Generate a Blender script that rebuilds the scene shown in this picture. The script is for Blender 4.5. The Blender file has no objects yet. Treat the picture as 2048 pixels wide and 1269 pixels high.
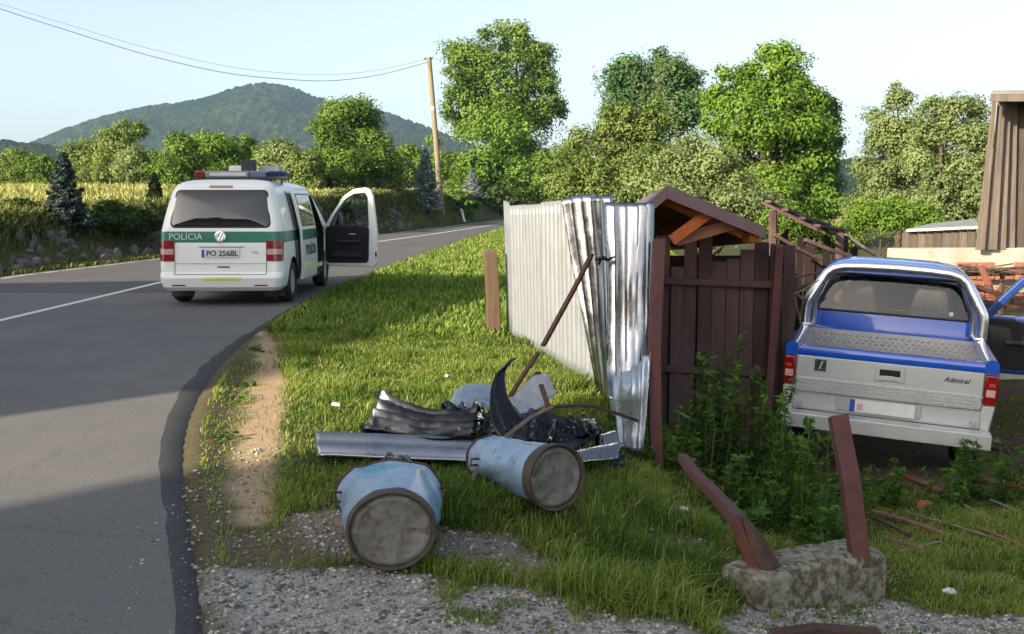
import bpy, bmesh, math, random
import numpy as np
from mathutils import Vector, Matrix, Euler

# ------------------------------------------------------------------ camera, sky, sun, exposure
S = bpy.context.scene
COL = S.collection
CAM_H, FPX, HOR = 1.6, 2000.0, 405.0
TH = math.atan((634.5 - HOR) / FPX)
cam_d = bpy.data.cameras.new('camera'); cam = bpy.data.objects.new('camera', cam_d); COL.objects.link(cam)
cam.location = (0, 0, CAM_H); cam.rotation_euler = (math.pi / 2 - TH, 0, 0)
cam_d.sensor_width = 36; cam_d.lens = 36 * FPX / 2048; cam_d.clip_start = 0.05; cam_d.clip_end = 9000
S.camera = cam
SUN_AZ, SUN_EL = math.radians(225), math.radians(20)      # sun stands behind the camera, to the left
wd = bpy.data.worlds.new('World'); S.world = wd; wd.use_nodes = True
nt = wd.node_tree; bg = nt.nodes['Background']
sky = nt.nodes.new('ShaderNodeTexSky'); sky.sky_type = 'NISHITA'; sky.sun_disc = False
sky.sun_elevation = SUN_EL; sky.sun_rotation = SUN_AZ; sky.air_density = 0.8; sky.dust_density = 2.3; sky.ozone_density = 0.0
pale = nt.nodes.new('ShaderNodeHueSaturation'); pale.inputs['Saturation'].default_value = .70   # thin summer haze pales the whole sky
nt.links.new(sky.outputs[0], pale.inputs['Color']); nt.links.new(pale.outputs[0], bg.inputs[0]); bg.inputs[1].default_value = 0.105
sl = bpy.data.lights.new('sun', 'SUN'); sl.energy = 4.7; sl.angle = math.radians(0.6); sl.color = (1, .86, .66)
so = bpy.data.objects.new('sun', sl); COL.objects.link(so)
sd = Vector((math.sin(SUN_AZ) * math.cos(SUN_EL), math.cos(SUN_AZ) * math.cos(SUN_EL), math.sin(SUN_EL)))
so.rotation_euler = sd.to_track_quat('Z', 'Y').to_euler(); so.location = sd * 60
S.view_settings.view_transform = 'Standard'; S.view_settings.look = 'None'
S.view_settings.exposure = 1.45; S.view_settings.gamma = 1.0
S.render.engine = 'CYCLES'
cy = S.cycles; cy.use_denoising = True; cy.max_bounces = 6; cy.diffuse_bounces = 3; cy.glossy_bounces = 3
cy.transparent_max_bounces = 10; cy.transmission_bounces = 4; cy.volume_bounces = 0; cy.caustics_reflective = False; cy.caustics_refractive = False
cy.sample_clamp_indirect = 6

rng = np.random.default_rng(7); random.seed(7)
R = math.radians

# ------------------------------------------------------------------ helpers
def _ray(x, y):
    return Vector((x - 1024, math.cos(TH) * FPX + math.sin(TH) * (634.5 - y), -math.sin(TH) * FPX + math.cos(TH) * (634.5 - y)))
def at(x, y, Y):                       # place seen at photo position (x, y), Y metres ahead
    r = _ray(x, y); return Vector((0, 0, CAM_H)) + r * (Y / r.y)
def onz(x, y, z=0.0):                  # place seen at photo position (x, y) on a level of height z
    r = _ray(x, y); return Vector((0, 0, CAM_H)) + r * ((z - CAM_H) / r.z)
def sstep(a, b, x):
    t = np.clip((np.asarray(x, float) - a) / (b - a), 0, 1); return t * t * (3 - 2 * t)
def _hash(i, j, s=0):
    n = np.sin(i * 127.1 + j * 311.7 + s * 74.7) * 43758.5453; return n - np.floor(n)
def vnoise(x, y, s=0):
    x = np.asarray(x, float); y = np.asarray(y, float); i = np.floor(x); j = np.floor(y); u = x - i; v = y - j
    u = u * u * (3 - 2 * u); v = v * v * (3 - 2 * v)
    return (_hash(i, j, s) * (1 - u) + _hash(i + 1, j, s) * u) * (1 - v) + (_hash(i, j + 1, s) * (1 - u) + _hash(i + 1, j + 1, s) * u) * v
def fbm(x, y, s=0, o=3):
    t = 0; a = .5; n = 0
    for k in range(o):
        t = t + a * vnoise(np.asarray(x) * 2 ** k, np.asarray(y) * 2 ** k, s + k); n += a; a *= .5
    return t / n

class MB:
    def __init__(s): s.v = []; s.f = []; s.m = []
    def add(s, vs, fs, mi=0, M=None):
        o = len(s.v)
        s.v += [tuple(M @ Vector(p)) for p in vs] if M is not None else [tuple(p) for p in vs]
        s.f += [tuple(i + o for i in f) for f in fs]; s.m += [mi] * len(fs); return s
    def box(s, c, d, mi=0, M=None, taper=1.0):
        x, y, z = (k / 2 for k in d); t = taper
        vs = [(-x, -y, -z), (x, -y, -z), (x, y, -z), (-x, y, -z), (-x * t, -y * t, z), (x * t, -y * t, z), (x * t, y * t, z), (-x * t, y * t, z)]
        vs = [(a + c[0], b + c[1], e + c[2]) for a, b, e in vs]
        return s.add(vs, [(3, 2, 1, 0), (4, 5, 6, 7), (0, 1, 5, 4), (1, 2, 6, 5), (2, 3, 7, 6), (3, 0, 4, 7)], mi, M)
    def tube(s, path, r, n=8, mi=0, M=None, sq=None, twist=0.0):
        P = [Vector(p) for p in path]; k = len(P); rs = r if isinstance(r, (list, tuple)) else [r] * k
        t0 = (P[1] - P[0]).normalized(); up = Vector((0, 0, 1)) if abs(t0.z) < .9 else Vector((0, 1, 0))
        a = t0.cross(up).normalized(); vs = []
        for i in range(k):
            t = (P[min(i + 1, k - 1)] - P[max(i - 1, 0)]).normalized()
            a = (a - t * a.dot(t)).normalized(); b = t.cross(a)
            for j in range(n):
                th = 2 * math.pi * j / n + twist + (math.pi / n if sq else 0)
                ca, sa = math.cos(th), math.sin(th)
                if sq: ca *= sq[0]; sa *= sq[1]
                vs.append(P[i] + (a * ca + b * sa) * rs[i])
        fs = [(i * n + j, i * n + (j + 1) % n, (i + 1) * n + (j + 1) % n, (i + 1) * n + j) for i in range(k - 1) for j in range(n)]
        fs += [tuple(range(n))[::-1], tuple(range((k - 1) * n, k * n))]
        return s.add(vs, fs, mi, M)
    def lathe(s, prof, n=32, mi=0, M=None, caps=(True, True)):
        vs = [(r * math.cos(2 * math.pi * j / n), r * math.sin(2 * math.pi * j / n), z) for r, z in prof for j in range(n)]
        fs = [(i * n + j, i * n + (j + 1) % n, (i + 1) * n + (j + 1) % n, (i + 1) * n + j) for i in range(len(prof) - 1) for j in range(n)]
        if caps[0]: fs.append(tuple(range(n))[::-1])
        if caps[1]: fs.append(tuple(range((len(prof) - 1) * n, len(prof) * n)))
        return s.add(vs, fs, mi, M)
    def grid(s, P, mi=0, M=None, closed=False, flip=False):
        nu, nv = len(P), len(P[0]); vs = [p for row in P for p in row]; fs = []
        for i in range(nu - 1):
            for j in range(nv if closed else nv - 1):
                q = (i * nv + j, i * nv + (j + 1) % nv, (i + 1) * nv + (j + 1) % nv, (i + 1) * nv + j)
                fs.append(q[::-1] if flip else q)
        return s.add(vs, fs, mi, M)
    def prism(s, poly, a, b, mi=0, M=None, ax='y'):      # polygon (u, v) extruded from a to b along an axis
        f = {'y': lambda u, v, w: (u, w, v), 'x': lambda u, v, w: (w, u, v), 'z': lambda u, v, w: (u, v, w)}[ax]
        n = len(poly); vs = [f(u, v, a) for u, v in poly] + [f(u, v, b) for u, v in poly]
        fs = [tuple(range(n)), tuple(range(n, 2 * n))[::-1]] + [(i, (i + 1) % n, n + (i + 1) % n, n + i)[::-1] for i in range(n)]
        return s.add(vs, fs, mi, M)
    def mesh(s, name, mats, smooth=None):
        me = bpy.data.meshes.new(name); me.from_pydata(s.v, [], s.f)
        for m in (mats if isinstance(mats, (list, tuple)) else [mats]): me.materials.append(m)
        if any(s.m): me.polygons.foreach_set('material_index', s.m)
        bm = bmesh.new(); bm.from_mesh(me); bmesh.ops.recalc_face_normals(bm, faces=bm.faces); bm.to_mesh(me); bm.free()
        if smooth is not None:
            me.shade_smooth(); me.set_sharp_from_angle(angle=R(smooth))
        me.update(); return me
    def build(s, name, mats, parent=None, smooth=None, bevel=0, seg=2, loc=None):
        return link(name, s.mesh(name, mats, smooth), parent, bevel, seg, loc)

def link(name, me, parent=None, bevel=0, seg=2, loc=None):
    o = bpy.data.objects.new(name, me); COL.objects.link(o)
    if parent is not None: o.parent = parent
    if loc is not None: o.location = loc
    if bevel:
        b = o.modifiers.new('bevel', 'BEVEL'); b.width = bevel; b.segments = seg; b.limit_method = 'ANGLE'; b.angle_limit = R(40)
        b.harden_normals = False
    return o
def tag(o, label, cat, group=None):
    o['label'] = label; o['category'] = cat
    if group: o['group'] = group
    return o
def struct(o, kind='structure'): o['kind'] = kind; return o
def thing(name, label, cat, loc=(0, 0, 0), rot=(0, 0, 0), group=None):
    o = bpy.data.objects.new(name, None); COL.objects.link(o); o.location = loc; o.rotation_euler = rot
    o.empty_display_size = .2; return tag(o, label, cat, group)
def raw_mesh(name, V, F, mat, cols=None, nv=4, smooth=False):     # big arrays, faces of nv corners
    me = bpy.data.meshes.new(name); V = np.asarray(V, np.float32); F = np.asarray(F, np.int32)
    me.vertices.add(len(V)); me.vertices.foreach_set('co', V.ravel())
    me.loops.add(F.size); me.loops.foreach_set('vertex_index', F.ravel())
    me.polygons.add(len(F)); me.polygons.foreach_set('loop_start', np.arange(0, F.size, nv, dtype=np.int32))
    me.polygons.foreach_set('loop_total', np.full(len(F), nv, np.int32))
    me.update(calc_edges=True)
    if cols is not None:
        for k, c in cols.items():
            a = me.attributes.new(k, 'FLOAT', 'POINT'); a.data.foreach_set('value', np.asarray(c, np.float32))
    for m in (mat if isinstance(mat, (list, tuple)) else [mat]): me.materials.append(m)
    if smooth: me.shade_smooth()
    return me
def apply_bool(o, cutters):
    for c in cutters:
        m = o.modifiers.new('cut', 'BOOLEAN'); m.object = c; m.operation = 'DIFFERENCE'; m.solver = 'EXACT'
        try: m.material_mode = 'TRANSFER'
        except Exception: pass
    dg = bpy.context.evaluated_depsgraph_get(); me = bpy.data.meshes.new_from_object(o.evaluated_get(dg))
    o.modifiers.clear(); old = o.data; o.data = me; me.name = o.name
    for c in cutters: bpy.data.objects.remove(c, do_unlink=True)
    return o
def text_mesh(txt, size, mat, depth=.001, shear=0, bold=0):
    c = bpy.data.curves.new('lettering', 'FONT'); c.body = txt; c.size = size; c.extrude = depth; c.align_x = 'CENTER'; c.align_y = 'CENTER'; c.shear = shear
    c.resolution_u = 3; c.offset = bold
    o = bpy.data.objects.new('lettering', c); COL.objects.link(o)
    me = bpy.data.meshes.new_from_object(o.evaluated_get(bpy.context.evaluated_depsgraph_get()))
    bpy.data.objects.remove(o, do_unlink=True); me.materials.clear(); me.materials.append(mat); return me

# ------------------------------------------------------------------ materials
class N:
    def __init__(s, name):
        s.m = bpy.data.materials.new(name); s.m.use_nodes = True; s.t = s.m.node_tree; s.b = s.t.nodes['Principled BSDF']; s.o = s.t.nodes['Material Output']
    def n(s, t, **kw):
        x = s.t.nodes.new(t)
        for k, v in kw.items():
            if k in x.inputs: x.inputs[k].default_value = v
            else: setattr(x, k, v)
        return x
    def l(s, a, b): s.t.links.new(a, b)
    def co(s, kind):
        if kind == 'world': return s.n('ShaderNodeNewGeometry').outputs['Position']
        return s.n('ShaderNodeTexCoord').outputs[kind]
    def noise(s, co, scale, detail=4, rough=.6, dist=0):
        x = s.n('ShaderNodeTexNoise', Scale=scale, Detail=detail, Roughness=rough, Distortion=dist); s.l(co, x.inputs['Vector']); return x.outputs['Fac']
    def ramp(s, fac, lo, hi, c0=(0, 0, 0, 1), c1=(1, 1, 1, 1)):
        x = s.n('ShaderNodeValToRGB'); e = x.color_ramp.elements; e[0].position = lo; e[1].position = hi; e[0].color = c0; e[1].color = c1
        s.l(fac, x.inputs[0]); return x.outputs[0]
    def mix(s, fac, a, b, mode='MIX'):
        x = s.n('ShaderNodeMixRGB', blend_type=mode)
        for i, v in ((0, fac), (1, a), (2, b)):
            if isinstance(v, (float, int)): x.inputs[i].default_value = v
            elif isinstance(v, tuple): x.inputs[i].default_value = (*v, 1) if len(v) == 3 else v
            else: s.l(v, x.inputs[i])
        return x.outputs[0]
    def bump(s, h, strength, dist=.01):
        x = s.n('ShaderNodeBump', Strength=strength, Distance=dist); s.l(h, x.inputs['Height']); s.l(x.outputs[0], s.b.inputs['Normal'])
    def set(s, **kw):
        al = {'color': 'Base Color', 'rough': 'Roughness', 'metal': 'Metallic', 'spec': 'Specular IOR Level', 'coat': 'Coat Weight'}
        for k, v in kw.items():
            i = s.b.inputs[al[k]]
            if isinstance(v, tuple): i.default_value = (*v, 1) if len(v) == 3 else v
            elif isinstance(v, (float, int)): i.default_value = v
            else: s.l(v, i)
        return s
def M(name, c1, c2=None, sc=6, rough=.6, metal=0, bump=0, bsc=40, bd=.01, coord='Object', c3=None, sc3=2, t3=(.55, .65), spec=.5, coat=0, lo=.35, hi=.65):
    k = N(name); co = k.co(coord); c = c1
    if c2: c = k.mix(k.ramp(k.noise(co, sc), lo, hi), c1, c2)
    if c3: c = k.mix(k.ramp(k.noise(co, sc3, 6, .7), *t3), c, c3)
    k.set(color=c, rough=rough, metal=metal, spec=spec, coat=coat)
    if bump: k.bump(k.noise(co, bsc, 5), bump, bd)
    return k.m
def leafmat(name, dark, light, trans=.35, attr='t', straw=None):
    k = N(name); a = k.n('ShaderNodeAttribute', attribute_name=attr)
    c = k.mix(a.outputs['Fac'], dark, light); c = k.mix(k.ramp(a.outputs['Fac'], .985, .995), c, straw) if straw else c; k.set(color=c, rough=.75, spec=.12)
    tr = k.n('ShaderNodeBsdfTranslucent'); k.l(k.mix(1.0, c, (1.06, 1.15, .55), 'MULTIPLY'), tr.inputs[0])
    mx = k.n('ShaderNodeMixShader'); mx.inputs[0].default_value = trans
    k.l(k.b.outputs[0], mx.inputs[1]); k.l(tr.outputs[0], mx.inputs[2]); k.l(mx.outputs[0], k.o.inputs[0]); return k.m
def glassmat(name, tint, gloss_col=(1, 1, 1), ior=1.5):
    k = N(name); t = k.n('ShaderNodeBsdfTransparent'); t.inputs[0].default_value = (*tint, 1)
    g = k.n('ShaderNodeBsdfGlossy', Roughness=.015); g.inputs[0].default_value = (*gloss_col, 1)
    fr = k.n('ShaderNodeFresnel', IOR=ior); mx = k.n('ShaderNodeMixShader'); k.l(fr.outputs[0], mx.inputs[0])
    k.l(t.outputs[0], mx.inputs[1]); k.l(g.outputs[0], mx.inputs[2]); k.l(mx.outputs[0], k.o.inputs[0]); return k.m

m_white = M('van_paint', (.86, .86, .83), (.82, .82, .79), 3, .32, c3=(.66, .64, .59), sc3=5, t3=(.62, .85), coat=.4)
m_green = M('van_green_band', (.005, .16, .105), rough=.35, coat=.4)
m_black = M('black_plastic', (.016, .016, .018), (.026, .026, .027), 20, .55)
m_inner = M('dark_cabin', (.010, .010, .013), rough=.85)
m_rubber = M('tyre_rubber', (.016, .016, .016), (.035, .032, .03), 12, .85)
m_chrome = M('chrome', (.88, .88, .90), rough=.26, metal=1)
m_dglass = M('tinted_glass', (.012, .014, .015), rough=.03, spec=.8, coat=.25); m_dglass.node_tree.nodes['Principled BSDF'].inputs['IOR'].default_value = 1.5
m_cglass = glassmat('clear_glass', (.86, .91, .89))
m_tglass = glassmat('rear_screen_glass', (.5, .51, .5))
m_red = M('red_lens', (.26, .006, .010), (.19, .004, .007), 30, .16, coat=.6)
m_lensw = M('clear_lens', (.66, .42, .41), (.48, .26, .26), 40, .2, coat=.5)
m_amber = M('amber_lens', (.42, .05, .02), rough=.2, coat=.5)
m_blue_l = M('blue_lens', (.008, .018, .06), rough=.15, coat=.6)
m_grey_p = M('grey_plastic', (.40, .41, .42), (.33, .34, .35), 9, .45)
m_plate = M('plate_white', (.72, .72, .68), (.62, .62, .58), 14, .4)
m_eu = M('plate_blue', (.02, .07, .36), rough=.4)
m_ink = M('lettering_dark', (.022, .035, .035), rough=.5)
m_whtx = M('lettering_pale', (.62, .72, .66), rough=.5)
m_yel = M('reflective_yellow', (.72, .66, .12), (.78, .74, .30), 20, .4)
m_dirtw = M('mud_flap', (.09, .085, .075), (.05, .05, .045), 9, .8)
m_blue = M('pickup_blue', (.010, .075, .46), (.013, .095, .54), 2, .22, coat=.9, c3=(.06, .12, .30), sc3=9, t3=(.66, .9))
m_silver = M('pickup_silver', (.53, .535, .535), (.48, .485, .48), 3, .30, metal=.15, c3=(.42, .41, .38), sc3=1.5, t3=(.55, .9), coat=.4)
m_seat = M('seat_fabric', (.30, .30, .30), (.22, .22, .22), 25, .9, bump=.2, bsc=200)
m_tread = M('chequer_plate', (.56, .56, .55), (.50, .50, .49), 4, .32, metal=.3, bump=.15, bsc=60, bd=.002)
m_rust = M('rusty_steel', (.115, .045, .030), (.060, .028, .022), 9, .75, bump=.4, bsc=70, bd=.004, c3=(.21, .10, .06), sc3=5, t3=(.6, .75))
m_rustred = M('red_primer_steel', (.120, .036, .030), (.065, .026, .024), 9, .7, bump=.4, bsc=60, bd=.003, c3=(.21, .13, .11), sc3=9, t3=(.6, .8))
m_rustdk = M('dark_rust', (.040, .018, .014), (.085, .04, .026), 12, .8, bump=.4, bsc=70, bd=.004)
def zinc(name, c1, c2, rough, c3, metal=.75):
    k = N(name); co = k.co('Object'); st = k.n('ShaderNodeMapping'); st.inputs['Scale'].default_value = (9, 9, 1.3); k.l(co, st.inputs[0])
    c = k.mix(k.ramp(k.noise(co, 3, 4), .35, .7), c1, c2); c = k.mix(k.ramp(k.noise(co, 7, 6, .7), .66, .86), c, c3)
    k.set(color=c, rough=k.ramp(k.noise(co, 8, 3), .2, .8, (rough - .1,) * 3 + (1,), (rough + .14,) * 3 + (1,)), metal=metal)
    k.bump(k.noise(co, 16, 3), .08, .006); return k.m
m_zinc = zinc('galvanised_sheet', (.33, .34, .365), (.25, .26, .285), .22, (.17, .155, .14), 1.0)
m_zincw = zinc('weathered_pale_sheet', (.205, .222, .235), (.172, .186, .198), .5, (.27, .25, .21), .3)
m_zincd = zinc('dark_bent_sheet', (.034, .038, .047), (.014, .016, .020), .24, (.36, .36, .37), .7)  # near-black base, highlights put in as pale patches
m_zincb = zinc('dull_blue_sheet', (.30, .35, .42), (.22, .27, .33), .4, (.2, .2, .2), .5)
m_canblue = None
def canmat():
    k = N('worn_light_blue_paint'); co = k.co('Object'); c = k.mix(k.ramp(k.noise(co, 5, 5), .35, .65), (.18, .295, .45), (.30, .40, .51))
    c = k.mix(k.ramp(k.noise(co, 3, 3), .56, .66), c, (.06, .30, .42))
    st = k.n('ShaderNodeMapping'); st.inputs['Scale'].default_value = (24, 24, 3); k.l(co, st.inputs[0])
    c = k.mix(k.ramp(k.noise(st.outputs[0], 1.4, 6, .75), .56, .66), c, (.075, .06, .05))
    k.set(color=c, rough=.42, metal=.25); k.bump(k.noise(co, 9, 4), .35, .02); return k.m
m_canblue = canmat()
m_canrust = M('rusty_can_rim', (.080, .058, .036), (.040, .030, .022), 14, .8, bump=.5, bsc=50, bd=.004)
m_canbot = M('stained_can_bottom', (.235, .225, .20), (.12, .110, .09), 9, .75, bump=.7, bsc=70, bd=.006, c3=(.085, .058, .035), sc3=13, t3=(.50, .66), metal=.1)
def woodmat(name, c1, c2, c3, ax=2, st=22):
    k = N(name); co = k.co('Object'); mp = k.n('ShaderNodeMapping'); sc = [st, st, st]; sc[ax] = 1.1; mp.inputs['Scale'].default_value = sc; k.l(co, mp.inputs[0])
    oi = k.n('ShaderNodeObjectInfo'); c = k.mix(k.ramp(k.noise(mp.outputs[0], 1.3, 6, .7), .3, .7), c1, c2); c = k.mix(k.ramp(k.noise(co, 2.2, 4), .5, .75), c, c3)
    hv = k.n('ShaderNodeHueSaturation'); mr = k.n('ShaderNodeMapRange'); k.l(oi.outputs['Random'], mr.inputs[0]); mr.inputs[3].default_value = .62; mr.inputs[4].default_value = 1.28
    k.l(mr.outputs[0], hv.inputs['Value']); k.l(c, hv.inputs['Color']); k.set(color=hv.outputs[0], rough=.85, spec=.2); k.bump(k.noise(mp.outputs[0], 2.5, 5), .5, .008); return k.m
m_barn = woodmat('weathered_barn_wood', (.185, .150, .120), (.085, .070, .060), (.14, .105, .082))
m_post = woodmat('old_post_wood', (.19, .125, .080), (.11, .075, .050), (.17, .14, .10))
m_orange = woodmat('orange_roof_boards', (.42, .125, .038), (.28, .078, .026), (.36, .13, .06), ax=1, st=14)  # bounced warm light put into the saturated orange
m_mauve = M('mauve_roof_sheet', (.150, .088, .100), (.115, .068, .078), 8, .5, bump=.1, bsc=40)
m_brownw = woodmat('brown_painted_boards', (.105, .062, .055), (.065, .040, .038), (.13, .085, .08))
m_void = woodmat('void_dark_boards', (.030, .020, .018), (.016, .011, .010), (.045, .028, .022))  # near-black boards carry the darkness of the void in their colour
m_poleb = woodmat('pole_wood', (.33, .27, .17), (.24, .195, .125), (.22, .20, .16))
m_bark = M('bark', (.085, .06, .04), (.05, .036, .026), 8, .9, bump=.8, bsc=14, bd=.05)
m_cable = M('cable_black', (.16, .17, .19), rough=.6)
m_conc = M('concrete_weathered', (.36, .33, .27), (.25, .225, .17), 14, .9, bump=1.0, bsc=45, bd=.02, c3=(.10, .078, .038), sc3=22, t3=(.44, .58))
m_plaster = M('pale_plaster', (.46, .42, .34), (.34, .30, .235), 5, .9, bump=.4, bsc=25)
m_brick = M('brick_red', (.30, .11, .065), (.22, .09, .06), 9, .9, bump=.5, bsc=40)
m_stone = M('bank_stone', (.16, .145, .135), (.085, .078, .074), 5, .9, bump=.8, bsc=9, bd=.05, c3=(.21, .185, .17), sc3=3)
m_tin = M('tin_roofing', (.36, .36, .35), (.26, .25, .23), 4, .5, metal=.4)
m_stick = M('painted_lath', (.30, .115, .085), (.18, .075, .055), 14, .8)
m_stickg = M('grey_lath', (.28, .25, .17), (.18, .15, .10), 14, .9)
m_conc_w = M('delineator_white', (.78, .78, .76), rough=.5)
m_wallA = M('house_render', (.50, .45, .36), (.44, .40, .32), 3, .9)
m_tileA = M('roof_tiles_red', (.20, .07, .045), (.14, .05, .035), 10, .85)

# ------------------------------------------------------------------ ground: heights and zones
EY = [-30, -4, 0, 2, 3.57, 4.62, 6, 7.44, 10.1, 12.8, 17.3, 23, 30.7, 44, 58.8, 80, 120, 200]
EX = [13, .6, -.35, -.6, -1.09, -1.46, -2.01, -2.42, -2.93, -3.18, -3.34, -3.04, -2.52, -1.6, -.26, 2.8, 11, 36]
LY = [-30, -20, -10, 0, 12, 22, 28, 38, 49.7, 65, 101, 150, 200]; LX = [2, -3.5, -8.6, -11, -11.2, -11.0, -10.3, -8.9, -6.7, -4.7, -.2, 9.5, 24]
CY = [-30, -10, 0, 13.3, 20.3, 30, 40.9, 49.7, 77, 120, 200]; CX = [7.5, -3.2, -6.9, -6.95, -7.05, -6.5, -5.48, -4.10, -.6, 6.0, 30]
_yy = np.arange(-30, 200, .1); _ee = np.interp(_yy, EY, EX)
for _ in range(3): _ee = np.convolve(np.pad(_ee, 9, 'edge'), np.ones(19) / 19, 'valid')
edge = lambda y: np.interp(y, _yy, _ee); ledge = lambda y: np.interp(y, LY, LX); cline = lambda y: np.interp(y, CY, CX)
def g(x, y):
    x = np.asarray(x, float); y = np.asarray(y, float)
    d = x - edge(y); dl = ledge(y) - x
    z = -.045 * sstep(.02, .25, d) - .05 * sstep(.3, 2.5, d)
    xf = np.interp(y, [0, 3, 5, 7, 9, 12.6, 18, 40], [.2, .3, .35, .55, .75, .2, .6, 4])
    D = np.interp(y, [0, 3, 4.2, 6, 8, 9.5, 14, 20, 40, 80], [.06, .10, .17, .42, .68, .78, .75, .6, .2, .0])
    z = z - D * sstep(xf - .15, xf + 1.5, x)
    z = z + np.interp(y, [0, 24, 35, 60, 100], [1, 1.0, 1.3, 1.9, 2.2]) * sstep(.6, 3.2, dl) + .03 * np.clip(dl - 3, 0, 10) + .006 * np.clip(dl - 13, 0, 250)
    z = z + .010 * np.clip(y - 120, 0, 300) * sstep(0, 30, d)
    rough = sstep(.3, 1.0, d) + sstep(.5, 1.5, dl)
    z = z + rough * (.035 * (fbm(x * 1.3, y * 1.3, 3) - .5) + .25 * (fbm(x * .12, y * .12, 8) - .5) * sstep(20, 50, y) + .018 * (fbm(x * 6, y * 6, 5) - .5) * (y < 20))
    return z
def gf(x, y): return float(g(x, y))
def wpoly(pts, z=-.07): return np.array([onz(x, y, z)[:2] for x, y in pts])
def sdist(poly, x, y):      # signed distance to a polygon on the ground, positive inside
    x = np.asarray(x, float); y = np.asarray(y, float); n = len(poly); best = np.full(x.shape, 1e9); ins = np.zeros(x.shape, bool)
    for i in range(n):
        ax, ay = poly[i]; bx, by = poly[(i + 1) % n]; ex, ey = bx - ax, by - ay
        t = np.clip(((x - ax) * ex + (y - ay) * ey) / (ex * ex + ey * ey + 1e-12), 0, 1)
        best = np.minimum(best, np.hypot(x - ax - t * ex, y - ay - t * ey))
        c = (ay > y) != (by > y); ins ^= c & (x < (bx - ax) * (y - ay) / (by - ay + 1e-12) + ax)
    return np.where(ins, best, -best)
SAND = wpoly([(515, 668), (562, 690), (574, 760), (572, 840), (568, 905), (556, 960), (544, 1010), (560, 1050), (500, 1060), (462, 1010), (468, 930), (478, 850), (494, 775), (510, 715)])
GRAV = wpoly([(432, 1330), (428, 1150), (520, 1142), (640, 1150), (760, 1158), (900, 1172), (1040, 1178), (1180, 1198), (1330, 1210), (1430, 1232), (1475, 1262), (1530, 1340)])
GRAV2 = wpoly([(1440, 1275), (1490, 1222), (1600, 1185), (1765, 1150), (1860, 1182), (2048, 1190), (2300, 1195), (2400, 1330), (1500, 1340)], -.2)
REDG = wpoly([(585, 1040), (690, 1026), (800, 1040), (900, 1052), (1010, 1060), (1080, 1090), (1150, 1130), (1120, 1160), (1000, 1150), (900, 1128), (700, 1130), (640, 1120), (600, 1080)])
EARTH = wpoly([(428, 1150), (430, 1110), (455, 1060), (560, 1060), (600, 1040), (650, 1100), (720, 1130), (640, 1152)])
EARTH2 = wpoly([(1290, 1080), (1290, 1040), (1380, 1020), (1440, 1055), (1480, 1085), (1420, 1100), (1340, 1098)], -.12)
def zones(x, y):
    jx = x + .16 * (fbm(x * 3, y * 3, 11) - .5) + .08 * (fbm(x * 12, y * 12, 12) - .5); jy = y + .22 * (fbm(x * 3, y * 3, 21) - .5) + .1 * (fbm(x * 12, y * 12, 22) - .5)
    sand = sstep(-.05, .06, sdist(SAND, jx, jy)); gr = np.maximum(sstep(-.05, .06, sdist(GRAV, jx + .25 * (fbm(x * 2.1, y * 2.1, 77) - .5), jy + .4 * (fbm(x * 2.3, y * 2.3, 78) - .5))), sstep(-.05, .06, sdist(GRAV2, jx, jy)))
    red = sstep(-.06, .08, sdist(REDG, jx, jy)); ea = np.maximum(sstep(-.08, .1, sdist(EARTH, jx, jy)), .8 * sstep(-.06, .08, sdist(EARTH2, jx, jy)))
    dd = x - edge(y); ea = np.maximum(ea, .6 * sstep(.40, .2, dd) * sstep(-.1, .0, dd) * (y < 16))
    ux, uy = (x - 3.22) * .935 - (y - 8.6) * .355, (x - 3.22) * .355 + (y - 8.6) * .935; ea = np.maximum(ea, sstep(1.3, .8, np.abs(ux)) * sstep(-.5, 0, uy) * sstep(6, 5, uy))  # earth colour under the pickup darkens the ground in place of its shadow
    near = (y < 3.4) & (x > edge(y)) & (x < 2.6)
    gr = np.where(near, 1, gr)
    return sand, gr, red, ea

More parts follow.
